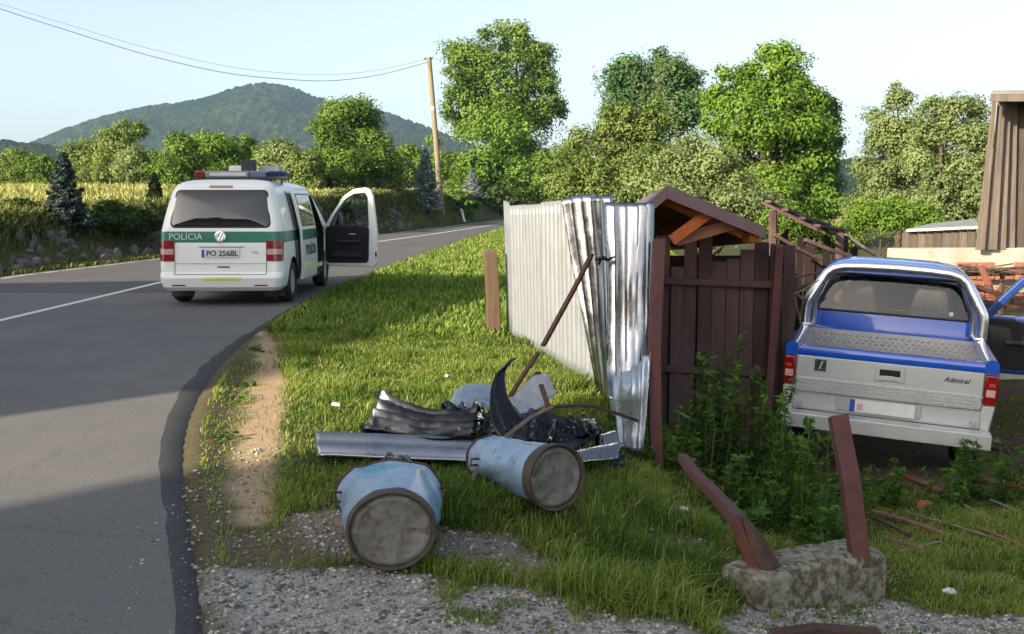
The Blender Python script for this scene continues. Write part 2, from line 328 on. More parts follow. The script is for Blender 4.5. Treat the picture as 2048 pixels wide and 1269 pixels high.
def axis(lo, hi, step, far_lo, far_hi, k=1.13):
    a = list(np.arange(lo, hi + 1e-6, step)); s = step
    while a[-1] < far_hi: s *= k; a.append(a[-1] + s)
    b = [lo]; s = step
    while b[-1] > far_lo: s *= k; b.append(b[-1] - s)
    return np.array(b[:0:-1] + a)
def build_ground():
    xs = axis(-4.0, 5.0, .07, -2600, 2600); ys = axis(2.6, 13.5, .07, -400, 4200)
    X, Y = np.meshgrid(xs, ys); x = X.ravel(); y = Y.ravel(); z = g(x, y)
    onroad = sstep(.0, .12, edge(y) - x) * sstep(.0, .12, x - ledge(y)); z = z - .06 * onroad
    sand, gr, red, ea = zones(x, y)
    nx, ny = len(xs), len(ys); i = np.arange((ny - 1) * (nx - 1)); r, c = i // (nx - 1), i % (nx - 1); b = r * nx + c
    F = np.stack([b, b + 1, b + nx + 1, b + nx], 1)
    field = sstep(2.8, 5.5, ledge(y) - x) + sstep(55, 75, y) * (x > edge(y) + 3)
    k = N('ground_soil'); co = k.co('world')
    A = lambda nm: k.n('ShaderNodeAttribute', attribute_name=nm).outputs['Fac']
    n1 = k.noise(co, 3.1, 6); n2 = k.noise(co, 24, 5, .7); n3 = k.noise(co, 90, 3, .7)
    c = k.mix(k.ramp(n1, .35, .65), (.050, .062, .018), (.075, .066, .030)); c = k.mix(k.ramp(n2, .4, .7), c, (.035, .050, .012))
    fc = k.mix(k.ramp(k.noise(co, .05, 4), .3, .7), (.30, .245, .085), (.21, .20, .07)); c = k.mix(A('field'), c, fc)
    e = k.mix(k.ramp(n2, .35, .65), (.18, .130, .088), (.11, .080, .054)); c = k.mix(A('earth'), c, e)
    rg = k.mix(k.ramp(n3, .4, .62), (.20, .145, .115), (.36, .28, .235)); c = k.mix(A('red'), c, rg)
    gc = k.mix(k.ramp(n3, .38, .62), (.27, .25, .215), (.52, .485, .43)); gc = k.mix(k.ramp(n2, .52, .75), gc, (.17, .155, .135)); c = k.mix(A('gravel'), c, gc)
    sc = k.mix(k.ramp(n2, .35, .7), (.46, .33, .20), (.33, .235, .14)); c = k.mix(A('sand'), c, sc)
    k.set(color=c, rough=.95, spec=.15); k.bump(k.mix(.5, n2, n3), .7, .02)
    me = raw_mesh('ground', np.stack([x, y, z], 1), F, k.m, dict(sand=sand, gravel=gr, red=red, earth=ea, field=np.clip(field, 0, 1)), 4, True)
    struct(link('ground', me))
build_ground()

def strip(name, mat, fa, fb, ys, z, n=8, droop=0):
    P = [[(float(fa(y) + (fb(y) - fa(y)) * j / n), float(y), z - droop * (j / n) ** 2) for j in range(n + 1)] for y in ys]
    mb = MB(); mb.grid(P); return struct(mb.build(name, mat, smooth=60))
def asphalt(name, base, lite, seam=None):
    k = N(name); co = k.co('world'); sp = k.ramp(k.noise(co, 75, 3, .75), .52, .70); c = k.mix(k.ramp(k.noise(co, .7, 5), .3, .7), base, lite)
    c = k.mix(k.mix(1., sp, (.45, .45, .45), 'MULTIPLY'), c, (.22, .215, .20))
    c = k.mix(k.ramp(k.noise(co, 48, 3, .8), .56, .72), c, (.055, .055, .057))
    if seam:
        sx = k.n('ShaderNodeSeparateXYZ'); k.l(co, sx.inputs[0]); mr = k.n('ShaderNodeMapRange'); k.l(sx.outputs[1], mr.inputs[0]); mr.inputs[1].default_value = seam; mr.inputs[2].default_value = seam + .05
        c = k.mix(mr.outputs[0], c, k.mix(1., c, (.66, .66, .67), 'MULTIPLY'))
        ck = k.n('ShaderNodeTexVoronoi', feature='DISTANCE_TO_EDGE', Scale=.32); wv = k.n('ShaderNodeVectorMath', operation='ADD'); nz = k.n('ShaderNodeTexNoise', Scale=1.5, Detail=4)
        k.l(co, nz.inputs[0]); k.l(co, wv.inputs[0]); k.l(nz.outputs['Color'], wv.inputs[1]); k.l(wv.outputs[0], ck.inputs[0])
        c = k.mix(k.ramp(ck.outputs['Distance'], .002, .006, (.22, .22, .22, 1), (0, 0, 0, 1)), c, (.03, .03, .03))
    pm = k.n('ShaderNodeMapping'); pm.inputs['Scale'].default_value = (1.1, .06, 1); k.l(co, pm.inputs[0]); c = k.mix(k.mix(1., k.ramp(k.noise(pm.outputs[0], 1.0, 3), .45, .7), (.35, .35, .35), 'MULTIPLY'), c, k.mix(1., c, (.78, .78, .80), 'MULTIPLY'))
    c = k.mix(k.mix(1., k.ramp(k.noise(co, 9, 5, .8), .58, .75), (.3, .3, .3), 'MULTIPLY'), c, (.20, .18, .155))
    k.set(color=c, rough=.88, spec=.25); k.bump(k.noise(co, 220, 3, .7), .5, .006); return k.m
m_asph = asphalt('asphalt', (.130, .125, .121), (.165, .157, .148), 17.6); m_asphd = asphalt('asphalt_edge', (.045, .045, .047), (.065, .064, .063))
ysr = np.concatenate([np.arange(-20, 14, .2), np.arange(14, 60, 1.0), np.arange(60, 190, 4.0)])
road_edge_jit = lambda y: edge(y) + .05 * (fbm(np.asarray(y) * 3.0, 0.5, 3) - .5) + .045 * (fbm(np.asarray(y) * 9.0, 1.5, 5) - .5)
wband = lambda y: np.interp(y, [0, 4, 6, 8, 10, 12.8, 20, 60], [.14, .15, .20, .22, .20, .12, .10, .2])
strip('road', m_asph, lambda y: ledge(y), lambda y: road_edge_jit(y) - wband(y), ysr, .004, 10)
strip('road_edge', m_asphd, lambda y: road_edge_jit(y) - wband(y), lambda y: road_edge_jit(y) + .02, ysr, .0037, 5, .07)
k = N('road_paint'); co = k.co('world'); k.set(color=k.mix(k.ramp(k.noise(co, 30, 5, .7), .58, .72), (.62, .62, .60), (.16, .16, .155)), rough=.8)
strip('road_marking', k.m, lambda y: cline(y) - .065, lambda y: cline(y) + .065, np.arange(-10, 180, 1.0), .008, 1)
k = N('road_paint_worn'); co = k.co('world'); k.set(color=k.mix(k.ramp(k.noise(co, 3, 5, .7), .45, .6), (.50, .50, .48), (.12, .12, .118)), rough=.8)
strip('road_marking', k.m, lambda y: ledge(y) + .22, lambda y: ledge(y) + .34, np.arange(-10, 180, 1.0), .008, 1)

# hill and wooded ridge
def forest_mat(name, c1, c2, c3):
    k = N(name); co = k.co('world'); c = k.mix(k.ramp(k.noise(co, .03, 6, .75), .38, .62), c1, c2); c = k.mix(k.ramp(k.noise(co, .006, 4), .45, .62), c, c3)
    k.set(color=c, rough=1, spec=0); k.bump(k.noise(co, .035, 5, .75), 1.0, 60); return k.m
def hill(name, prof, Y, depth, mat, amp, seed):
    px = np.arange(prof[0][0], prof[-1][0] + 1, 4.0 if Y > 1500 else 9.0); top = np.interp(px, [p[0] for p in prof], [p[1] for p in prof])
    ker = np.ones(9) / 9; top = np.convolve(np.pad(top, 4, 'edge'), ker, 'valid')
    n = 70; rows = []
    for i in range(n):
        t = i / (n - 1); yy = Y + depth * (t * 2 - 1); prof_t = np.maximum(0, 1 - abs(t * 2 - 1) ** 1.35)
        X = (px - 1024) / FPX * Y; Z = CAM_H + (HOR - top) / FPX * Y; rid = 1 + .35 * (fbm(X * .004 + 3, yy * .002, seed) - .5) * (1 - prof_t) * 2
        z = Z * prof_t * rid - 6 * (1 - prof_t) + amp * (_hash(np.arange(len(px)), i, seed) - .3) * (prof_t > .02)
        rows.append(np.stack([X, np.full_like(X, yy), z], 1))
    P = np.concatenate(rows); m = len(px); i = np.arange((n - 1) * (m - 1)); r, c = i // (m - 1), i % (m - 1); b = r * m + c
    struct(link(name, raw_mesh(name, P, np.stack([b, b + 1, b + m + 1, b + m], 1), mat, None, 4, True)))
m_hill = forest_mat('hill_forest', (.022, .050, .020), (.080, .115, .044), (.014, .036, .026)); m_ridge = forest_mat('ridge_forest', (.022, .038, .016), (.045, .062, .022), (.03, .045, .02))
hill('hill', [(40, 330), (110, 300), (160, 276), (215, 250), (270, 232), (330, 219), (380, 215), (450, 202), (490, 186), (520, 178), (545, 175), (590, 181), (640, 203), (700, 219), (760, 226), (800, 240), (860, 261), (900, 276), (960, 300), (1060, 330)], 2000, 620, m_hill, 9, 3)
hill('ridge', [(-500, 290), (-200, 284), (0, 287), (60, 290), (120, 297), (200, 312), (400, 330), (700, 335), (1000, 330), (1400, 325), (2048, 322), (2600, 320)], 900, 200, m_ridge, 5, 5)

# ------------------------------------------------------------------ vegetation builders
m_leaf_mid = leafmat('leaves_mid', (.048, .105, .014), (.190, .275, .055)); m_leaf_yel = leafmat('leaves_olive', (.070, .115, .028), (.245, .310, .095))
m_leaf_blu = leafmat('leaves_bluegreen', (.034, .090, .034), (.150, .235, .090)); m_leaf_bri = leafmat('leaves_bright', (.055, .135, .014), (.215, .320, .055))
m_leaf_drk = leafmat('leaves_dark', (.028, .055, .014), (.105, .145, .042), .25); m_leaf_pale = leafmat('leaves_pale', (.090, .135, .048), (.295, .355, .145))
m_needle = leafmat('needles_blue', (.11, .15, .14), (.34, .40, .375), .1); m_needled = leafmat('needles_dark', (.022, .040, .036), (.095, .130, .120), .1)
m_weed = leafmat('weed_leaves', (.028, .080, .010), (.130, .235, .035), .35); m_weedd = leafmat('low_leaves', (.026, .080, .016), (.120, .225, .045), .35)

def cards(P, Nn, L, W, rg, fold=.0):      # diamond leaf at every point
    n = len(P); a = rg.normal(size=(n, 3)); a -= Nn * (a * Nn).sum(1, keepdims=True); a /= np.linalg.norm(a, axis=1, keepdims=True) + 1e-9
    b = np.cross(Nn, a); L = np.broadcast_to(L, (n,))[:, None]; W = np.broadcast_to(W, (n,))[:, None]
    V = np.stack([P - a * L, P + b * W - a * L * .1, P + a * L, P - b * W - a * L * .1], 1)
    V[:, 1] += Nn * W * .35; V[:, 3] += Nn * W * .35
    return V.reshape(-1, 3), np.arange(n * 4).reshape(-1, 4)
def crown_points(lobes, n, clump, rg, shell=.55, bough=.47, nb=17):
    """leaves sit on the outer skins of many boughs, the boughs on the skins of the crown's lobes"""
    B = []
    for l in lobes:
        l = np.array(l); m = max(4, int(nb * rg.uniform(.8, 1.2))); u = rg.normal(size=(m, 3)); u /= np.linalg.norm(u, axis=1, keepdims=True)
        rr = shell + (1.02 - shell) * rg.random(m) ** .6; c = l[:3] + u * l[3:6] * rr[:, None]; r = l[3:6].mean() * bough * rg.uniform(.55, 1.3, m)
        for k_ in range(m): B.append((*c[k_], r[k_] * 1.12, r[k_] * 1.12, r[k_] * .82, rg.normal()))
    B = np.array(B); w = B[:, 3] ** 2; idx = rg.choice(len(B), n, p=w / w.sum()); L = B[idx]
    u = rg.normal(size=(n, 3)); u[:, 2] += .35; u /= np.linalg.norm(u, axis=1, keepdims=True)
    tw = _hash(np.floor(u[:, 0] * 2.6 + 7), np.floor(u[:, 1] * 2.6 + 9) + np.floor(u[:, 2] * 2.6) * 17, 3) ; tw = _hash(tw * 91.7, idx, 5)
    rr = (.45 + .75 * tw) * (1 + .16 * rg.normal(size=n)); rr = np.where(rg.random(n) < .12, rr * rg.random(n), rr)
    P = L[:, :3] + u * L[:, 3:6] * rr[:, None] + rg.normal(size=(n, 3)) * clump * .13
    Nn = u * .95 + rg.normal(size=(n, 3)) * .34 + np.array([0, 0, .25]); Nn /= np.linalg.norm(Nn, axis=1, keepdims=True)
    t = np.clip(.42 + .17 * L[:, 6] + .22 * (tw - .5) + .07 * rg.normal(size=n), 0, 1)
    return P, Nn, t, B[:, :3]
def tree(name, label, Y, lobes_px, n, mat, leaf, base_px=None, trunk=.16, cat='tree', group=None, clump=.34, shell=.55, limbs=10, seed=1, depth=.9, wisps=0, bark=None, nb=17, bough=.47):
    rg = np.random.default_rng(seed); s = Y / FPX; lobes = []
    for (x, y, rx, ry) in lobes_px:
        p = at(x, y, Y); lobes.append((p.x, Y + rg.uniform(-.35, .35) * rx * s, p.z, rx * s * .93, rx * s * depth, ry * s * .93))
    bx = at(base_px if base_px else lobes_px[0][0], 400, Y).x; bz = gf(bx, Y); root = thing(name, label, cat, (bx, Y, bz), group=group)
    n = int(n * 2.5); leaf *= .53
    P, Nn, t, cen = crown_points(lobes, n, clump, rg, shell, bough, nb)
    WS = []
    if wisps:                                  # long loose shoots above the crown
        q = cen[np.argsort(-cen[:, 2])[:wisps * 3]][rg.choice(min(wisps * 3, len(cen)), wisps)]
        for w in q:
            m = 110; d = np.array([rg.normal() * .35, rg.normal() * .3, 1.0]); hh = (.8 + rg.random()) * clump * 4; tt = rg.random(m)[:, None]
            WS.append((w, w + d * hh)); P = np.concatenate([P, w - d * hh * .3 + d * hh * 1.3 * tt + rg.normal(size=(m, 3)) * clump * .22]); Nn = np.concatenate([Nn, np.tile([[.2, -.5, .8]], (m, 1))]); t = np.concatenate([t, rg.random(m) * .6 + .2])
    Nn = Nn / np.linalg.norm(Nn, axis=1, keepdims=True)
    V, F = cards(P - np.array([bx, Y, bz]), Nn, leaf * (.7 + .6 * rg.random(len(P))), leaf * (.42 + .25 * rg.random(len(P))), rg)
    link('crown', raw_mesh('crown', V, F, mat, dict(t=np.repeat(t, 4))), root)
    mb = MB(); L = sorted(lobes, key=lambda l: l[2]); topz = max(l[2] for l in lobes); tl = L[-1]
    b0 = Vector((0, 0, -.2)); t1 = Vector(((tl[0] - bx) * .25 + rg.normal() * .1, 0, (topz - bz) * .42)); t2 = Vector(((tl[0] - bx) * .8, (tl[1] - Y) * .8, (topz - bz) * .97))
    mid = b0.lerp(t1, .5) + Vector((rg.normal() * trunk * .5, rg.normal() * trunk * .5, 0))
    mb.tube([b0, mid, t1, t1.lerp(t2, .5) + Vector((rg.normal() * trunk, 0, 0)), t2], [trunk, trunk * .8, trunk * .66, trunk * .4, trunk * .12], 8)
    for w0, w1 in WS: w0, w1 = Vector(w0) - Vector((bx, Y, bz)), Vector(w1) - Vector((bx, Y, bz)); mb.tube([w0 - (w1 - w0) * .6, w0, w1], [trunk * .10, trunk * .08, trunk * .02], 4)
    for i in range(limbs):
        c = Vector(cen[rg.integers(len(cen))]) - Vector((bx, Y, bz)); f = rg.uniform(.35, .95); st = b0.lerp(t1, f) if rg.random() < .5 else t1.lerp(t2, f * .7)
        if c.z < st.z: st = b0.lerp(t1, max(.15, min(.9, c.z / max(t1.z, .1) * .7)))
        md = st.lerp(c, .5) + Vector((0, 0, .12 * (c - st).length)); mb.tube([st, md, c], [trunk * .34, trunk * .2, trunk * .05], 5)
    mb.build('trunk', bark or m_bark, root, 60); return root
def conifer(name, label, px, py_top, py_base, Y, rad_px, mat, n=5000, seed=1, cat='conifer', group=None, base=None):
    rg = np.random.default_rng(seed); p0 = at(px, py_base, Y); top = at(px, py_top, Y).z; bz = gf(p0.x, Y); h = top - bz; rad = 1.35 * rad_px * Y / FPX
    root = thing(name, label, cat, (p0.x, Y, bz), group=group)
    mb = MB(); mb.tube([(0, 0, -.2), (0, 0, h * .5), (0, 0, h * .98)], [h * .028, h * .018, h * .003], 7)
    Ps, Ns, ts, Ls = [], [], [], []; nb = int(h * 34) + 30
    for i in range(nb):
        f = (i + rg.random()) / nb; zz = h * (.03 + .95 * f); ln = rad * (1 - f) ** .85 * rg.uniform(.7, 1.12) + .04; az = i * 2.4 + rg.normal() * .2
        d = np.array([math.cos(az), math.sin(az), 0]); m = max(8, int(n / nb * (1.6 - f)))
        tt = rg.random(m) ** .55; droop = -.28 * ln * tt ** 1.5 + .10 * ln * tt ** 4 * 3; side = np.array([-d[1], d[0], 0])
        w = ln * .20 * (1 - tt * .6); P = np.outer(tt * ln, d) + side * (rg.normal(size=m) * w)[:, None]; P[:, 2] = zz + droop + rg.normal(size=m) * .03 * h * .3
        Nn = np.array([0, 0, 1.]) + d * .25 + rg.normal(size=(m, 3)) * .4; Ps.append(P); Ns.append(Nn / np.linalg.norm(Nn, axis=1, keepdims=True)); ts.append(np.clip(.15 + .6 * tt + .2 * rg.normal(size=m), 0, 1)); Ls.append(np.full(m, .05 + .022 * h))
        mb.tube([(0, 0, zz), tuple(d * ln * .5 + np.array([0, 0, zz - .05 * ln])), tuple(d * ln * .9 + np.array([0, 0, zz - .16 * ln]))], [h * .005, h * .004, h * .001], 4)
    P = np.concatenate(Ps); V, F = cards(P, np.concatenate(Ns), np.concatenate(Ls), np.concatenate(Ls) * .33, rg)
    link('crown', raw_mesh('crown', V, F, mat, dict(t=np.repeat(np.concatenate(ts), 4))), root); mb.build('trunk', m_bark, root, 60); return root

def blades(pts, h, w, rg, lean=.35, seg2=True):
    n = len(pts); az = rg.random(n) * 2 * math.pi; d = np.stack([np.cos(az), np.sin(az), np.zeros(n)], 1); s = np.stack([-np.sin(az + .6), np.cos(az + .6), np.zeros(n)], 1)
    ln = np.abs(rg.normal(size=n)) * lean; up = np.array([0, 0, 1.]); h = h[:, None]; w = w[:, None]; ln = ln[:, None]
    p0 = pts - s * w; p1 = pts + s * w; mid = pts + up * h * .55 + d * h * ln * .35; p2 = mid - s * w * .8; p3 = mid + s * w * .8; p4 = pts + up * h * (1 - .3 * np.minimum(ln, 1.2)) + d * h * ln
    V = np.stack([p0, p1, p3, p2, p4], 1).reshape(-1, 3); b = np.arange(n) * 5
    T = np.concatenate([np.stack([b, b + 1, b + 2], 1), np.stack([b, b + 2, b + 3], 1), np.stack([b + 3, b + 2, b + 4], 1)])
    return V, T
def grass(name, label, x, y, h, w, mat, rg, lean=.35, tcol=None, zoff=-.01):
    pts = np.stack([x, y, g(x, y) + zoff], 1); V, T = blades(pts, h, w, rg, lean); t = np.clip(tcol if tcol is not None else rg.random(len(x)), 0, 1)
    o = struct(link(name, raw_mesh(name, V, T, mat, dict(t=np.repeat(t, 5)), 3)), 'stuff'); o['label'] = label; o['category'] = 'grass'; return o
m_grass = leafmat('grass_blades', (.056, .132, .020), (.340, .392, .092), .42, straw=(.48, .40, .20)); m_grassf = leafmat('field_grass', (.130, .160, .045), (.44, .41, .17), .3)
m_grassb = leafmat('bank_grass', (.045, .070, .018), (.190, .195, .065), .3)

# near grass: verge, yard, tufts in the gravel
def near_grass():
    rg = np.random.default_rng(3); n = 900000
    # more candidates nearby, fewer far off
    y = 3.0 + 11.5 * rg.random(n) ** 1.45; x = -3.6 + 8.4 * rg.random(n)
    x = np.where(rg.random(n) < .16, -4.5 + 13 * rg.random(n), x); vis = (np.abs(x) < y * .56 + .3) | (rg.random(n) < .8) & (x < 8.2) & (np.abs(x) < y * .7 + 2.5); x, y = x[vis], y[vis]
    sand, gr, red, ea = zones(x, y); d = x - edge(y)
    patch = fbm(x * 2.2, y * 2.2, 31); tuft = fbm(x * 7, y * 7, 41)
    den = np.where(d > .05, 1, 0) * (1 - .96 * sand) * (1 - .99 * np.where((tuft > .60) & (patch > .5), .25, 1) * gr) * (1 - .93 * red * np.where(tuft > .62, .5, 1)) * (1 - .85 * ea)
    den = den * (.35 + .65 * sstep(.30, .5, patch)); den = den * np.where(d < .34, .50 + .5 * (tuft > .5), 1)
    ux, uy = (x - 3.22) * .935 - (y - 8.6) * .355, (x - 3.22) * .355 + (y - 8.6) * .935; den = den * np.where((np.abs(ux) < .95) & (uy > -.25) & (uy < 5), .06, 1)  # grass thinned under the pickup, leaving the darker earth
    keep = rg.random(len(x)) < den * .62; x, y = x[keep], y[keep]; sand, gr, red, ea = sand[keep], gr[keep], red[keep], ea[keep]; patch = patch[keep]; d = d[keep]; tuft = tuft[keep]
    lush = fbm(x * .9, y * .9, 51); xf = np.interp(y, [0, 5, 7, 9, 12.6], [.3, .4, .6, .8, 0])
    h = (.028 + .040 * lush + .060 * sstep(.5, .72, patch)) * (.5 + 1.0 * rg.random(len(x)))
    wet = sstep(.35, .75, (1.2 - np.abs(y - 5.2) * .5)) * sstep(-1.2, -.4, x) * sstep(1.4, .8, x); h *= 1 + .30 * wet
    h *= np.where(gr > .5, .40, 1) * np.where(d < .3, .55, 1) * np.where(x > 1.8, .55, 1) * (1 - .5 * red)
    h = h + .10 * (np.abs(d - .9 - (y - 12) * .3) < .25) * (y > 11) * rg.random(len(x))
    t = .40 + .55 * (fbm(x * 1.1, y * 1.1, 61) - .45) * 2 + .35 * (fbm(x * 3.7, y * 3.7, 63) - .5) + .22 * rg.normal(size=len(x)) + .18 * sstep(.8, .2, d) - .22 * sstep(10.5, 13, y) - .12 * wet
    t = np.clip(t, 0, .97); t[rg.random(len(t)) < .06] = 1.0
    grass('verge_grass', 'short green and yellowing grass on the roadside verge and yard', x, y, h, .0014 + .0016 * rg.random(len(x)) + .00030 * y, m_grass, rg, .75, t)
near_grass()
def mid_grass():
    rg = np.random.default_rng(5); n = 44000
    y = 12.5 + 52 * rg.random(n) ** 1.6; x = edge(y) + .05 + 8 * rg.random(n) ** 1.3; k = (np.abs(x) < y * .58)
    x, y = x[k], y[k]; t = .42 + .25 * rg.normal(size=len(x)) + .3 * (fbm(x * .8, y * .8, 4) - .5)
    grass('roadside_grass', 'green grass along the right edge of the road beyond the fence', x, y, .10 * (.5 + rg.random(len(x))) + .004 * (y - 12), .008 + .0009 * y, m_grass, rg, .5, t)
    # left bank: rough growth; fringe of grass at the asphalt
    n = 70000; y = 17 + 75 * rg.random(n) ** 1.3; dl = 3.6 * rg.random(n); x = ledge(y) - .08 - dl
    st = sstep(.5, .9, dl) * sstep(2.3, 1.8, dl); k = rg.random(n) < np.where(dl < .6, .55, 1 - .85 * st); x, y, dl = x[k], y[k], dl[k]
    h = np.where(dl < .6, .10, .34 * sstep(1.2, 2.6, dl) + .10) * (.5 + .9 * rg.random(len(x)))
    grass('bank_growth', 'rough grass and weeds covering the stony roadside bank', x, y, h, .010 + .0008 * y, m_grassb, rg, .6, .35 + .3 * rg.normal(size=len(x)))
    n = 68000; y = 24 + 150 * rg.random(n) ** 1.25; dl = 2.8 + 60 * rg.random(n) ** 2.0; x = ledge(y) - dl; k = np.abs(x) < y * .62; x, y, dl = x[k], y[k], dl[k]
    grass('meadow_grass', 'tall pale straw coloured meadow grass in the sunlit field', x, y, (.30 + .35 * rg.random(len(x))) * (.8 + .003 * y), .012 + .0012 * y, m_grassf, rg, .4, .45 + .35 * (fbm(x * .15, y * .15, 9) - .5) * 2 + .2 * rg.normal(size=len(x)))
mid_grass()
def pebbles():
    rg = np.random.default_rng(9); n = 85000; y = 3.0 + 3.6 * rg.random(n) ** 1.2; x = -1.9 + 5.2 * rg.random(n)
    sand, gr, red, ea = zones(x, y); k = rg.random(n) < np.clip(.75 * gr + .55 * red + .18 * sand + .14 * ea + .05 * (np.abs(x - edge(y) + .1) < .25), 0, 1); x, y, gr = x[k], y[k], gr[k]; n = len(x)
    r = .004 + .014 * rg.random(n) ** 3.2; o = np.array([[1, 0, 0], [0, 1, 0], [-1, 0, 0], [0, -1, 0], [0, 0, .8], [0, 0, -.6]])
    a = rg.random(n) * 6.28; c, s = np.cos(a), np.sin(a); jit = 1 + .35 * rg.normal(size=(n, 6, 3)).clip(-1, 1)
    v = o[None] * jit; V = np.stack([v[..., 0] * c[:, None] - v[..., 1] * s[:, None], (v[..., 0] * s[:, None] + v[..., 1] * c[:, None]) * .8, v[..., 2] * .75], -1) * r[:, None, None]
    V += np.stack([x, y, g(x, y) + r * .2], 1)[:, None]; fs = np.array([[0, 1, 4], [1, 2, 4], [2, 3, 4], [3, 0, 4], [1, 0, 5], [2, 1, 5], [3, 2, 5], [0, 3, 5]])
    F = (np.arange(n)[:, None, None] * 6 + fs[None]).reshape(-1, 3)
    kk = N('gravel_pebbles'); t = kk.n('ShaderNodeAttribute', attribute_name='t').outputs['Fac']; c2 = kk.mix(t, (.10, .088, .075), (.56, .52, .46)); kk.set(color=c2, rough=.9)
    ob = struct(link('gravel', raw_mesh('gravel', V.reshape(-1, 3), F, kk.m, dict(t=np.repeat(rg.random(n) ** 1.3, 6)), 3)), 'stuff'); ob['label'] = 'loose grey gravel of the apron beside the road'; ob['category'] = 'gravel'
pebbles()

# ------------------------------------------------------------------ roadside bank stones (pieces of the ground's bank)
def bank_stones():
    rg = np.random.default_rng(12); bank = bpy.data.objects['ground']; ms = []
    for i in range(7):
        bm = bmesh.new(); bmesh.ops.create_icosphere(bm, subdivisions=2, radius=1)
        r2 = np.random.default_rng(50 + i); off = r2.normal(size=(5, 3))
        for v in bm.verts:
            p = np.array(v.co); s = 1.0
            for o_ in off: u = o_ / np.linalg.norm(o_); dd = p @ u; s = min(s, (.62 + .25 * r2.random() * .2) / max(dd, .3)) if dd > .6 else s
            v.co = Vector(p * s * (1 + .05 * r2.normal()))
        me = bpy.data.meshes.new('stone'); bm.to_mesh(me); bm.free(); me.materials.append(m_stone); ms.append(me)
    n = 0
    for tr in range(5000):
        if n >= 290: break
        y = 20 + 42 * rg.random() ** 1.25; dl = .55 + 1.75 * rg.random(); x = float(ledge(y)) - dl
        if abs(x) > y * .56: continue
        s = (.07 + .12 * rg.random() ** 1.6) * (1 + .006 * y); o = bpy.data.objects.new('stone', ms[n % 7]); COL.objects.link(o); o.parent = bank
        o.location = (x, y, gf(x, y) + s * .25); o.rotation_euler = tuple(rg.random(3) * 6); o.scale = (s * rg.uniform(1, 1.6), s * rg.uniform(.8, 1.2), s * rg.uniform(.6, .9)); n += 1
bank_stones()

# ------------------------------------------------------------------ police van
def interp(tab, z): return float(np.interp(z, [t[0] for t in tab], [t[1] for t in tab]))
def ring_loft(zs, hw, yr, yf, rr, rf, nseg=7, mat_of=None):
    """stack of rounded rectangles; returns MB"""
    mb = MB(); rows = []
    for z in zs:
        w, a, b, r, r2 = hw(z), yr(z), yf(z), rr(z), rf(z); r = min(r, w * .9); r2 = min(r2, w * .9); ring = []
        for (cx, cyy, rad, a0) in ((-w + r, a + r, r, 180), (w - r, a + r, r, 270), (w - r2, b - r2, r2, 0), (-w + r2, b - r2, r2, 90)):
            for k_ in range(nseg + 1):
                th = R(a0 + 90 * k_ / nseg); ring.append((cx + rad * math.cos(th), cyy + rad * math.sin(th), z))
        rows.append(ring)
    n = len(rows[0]); vs = [p for r_ in rows for p in r_]; fs = []; mi = []
    for i in range(len(rows) - 1):
        for j in range(n): fs.append((i * n + j, i * n + (j + 1) % n, (i + 1) * n + (j + 1) % n, (i + 1) * n + j)); mi.append(mat_of((zs[i] + zs[i + 1]) / 2) if mat_of else 0)
    fs.append(tuple(range(n))[::-1]); mi.append(mi[0]); fs.append(tuple(range((len(rows) - 1) * n, len(rows) * n))); mi.append(mi[-1])
    mb.v = vs; mb.f = fs; mb.m = mi; return mb

def wheel(parent, x, y, r=.33, w=.22, hub=m_grey_p):
    o = bpy.data.objects.new('wheel', None); COL.objects.link(o); o.parent = parent; o.location = (x, y, r); o.rotation_euler = (0, math.pi / 2, 0)
    t = MB(); t.lathe([(r * .62, -w / 2), (r * .9, -w / 2), (r * .985, -w * .36), (r, -w * .2), (r, w * .2), (r * .985, w * .36), (r * .9, w / 2), (r * .62, w / 2), (r * .58, 0)], 36, caps=(False, False))
    t.add([t.v[j] for j in range(36)], [], 0); t.build('tyre', m_rubber, o, 40)
    h = MB(); h.lathe([(r * .62, -w * .30), (r * .60, -w * .42), (r * .3, -w * .34), (r * .12, -w * .40), (.005, -w * .40)], 24, caps=(True, True)); h.lathe([(r * .62, w * .30), (r * .60, w * .42), (r * .3, w * .34), (r * .12, w * .40), (.005, w * .40)], 24, caps=(True, True)); h.build('rim', hub, o, 40)
    return o

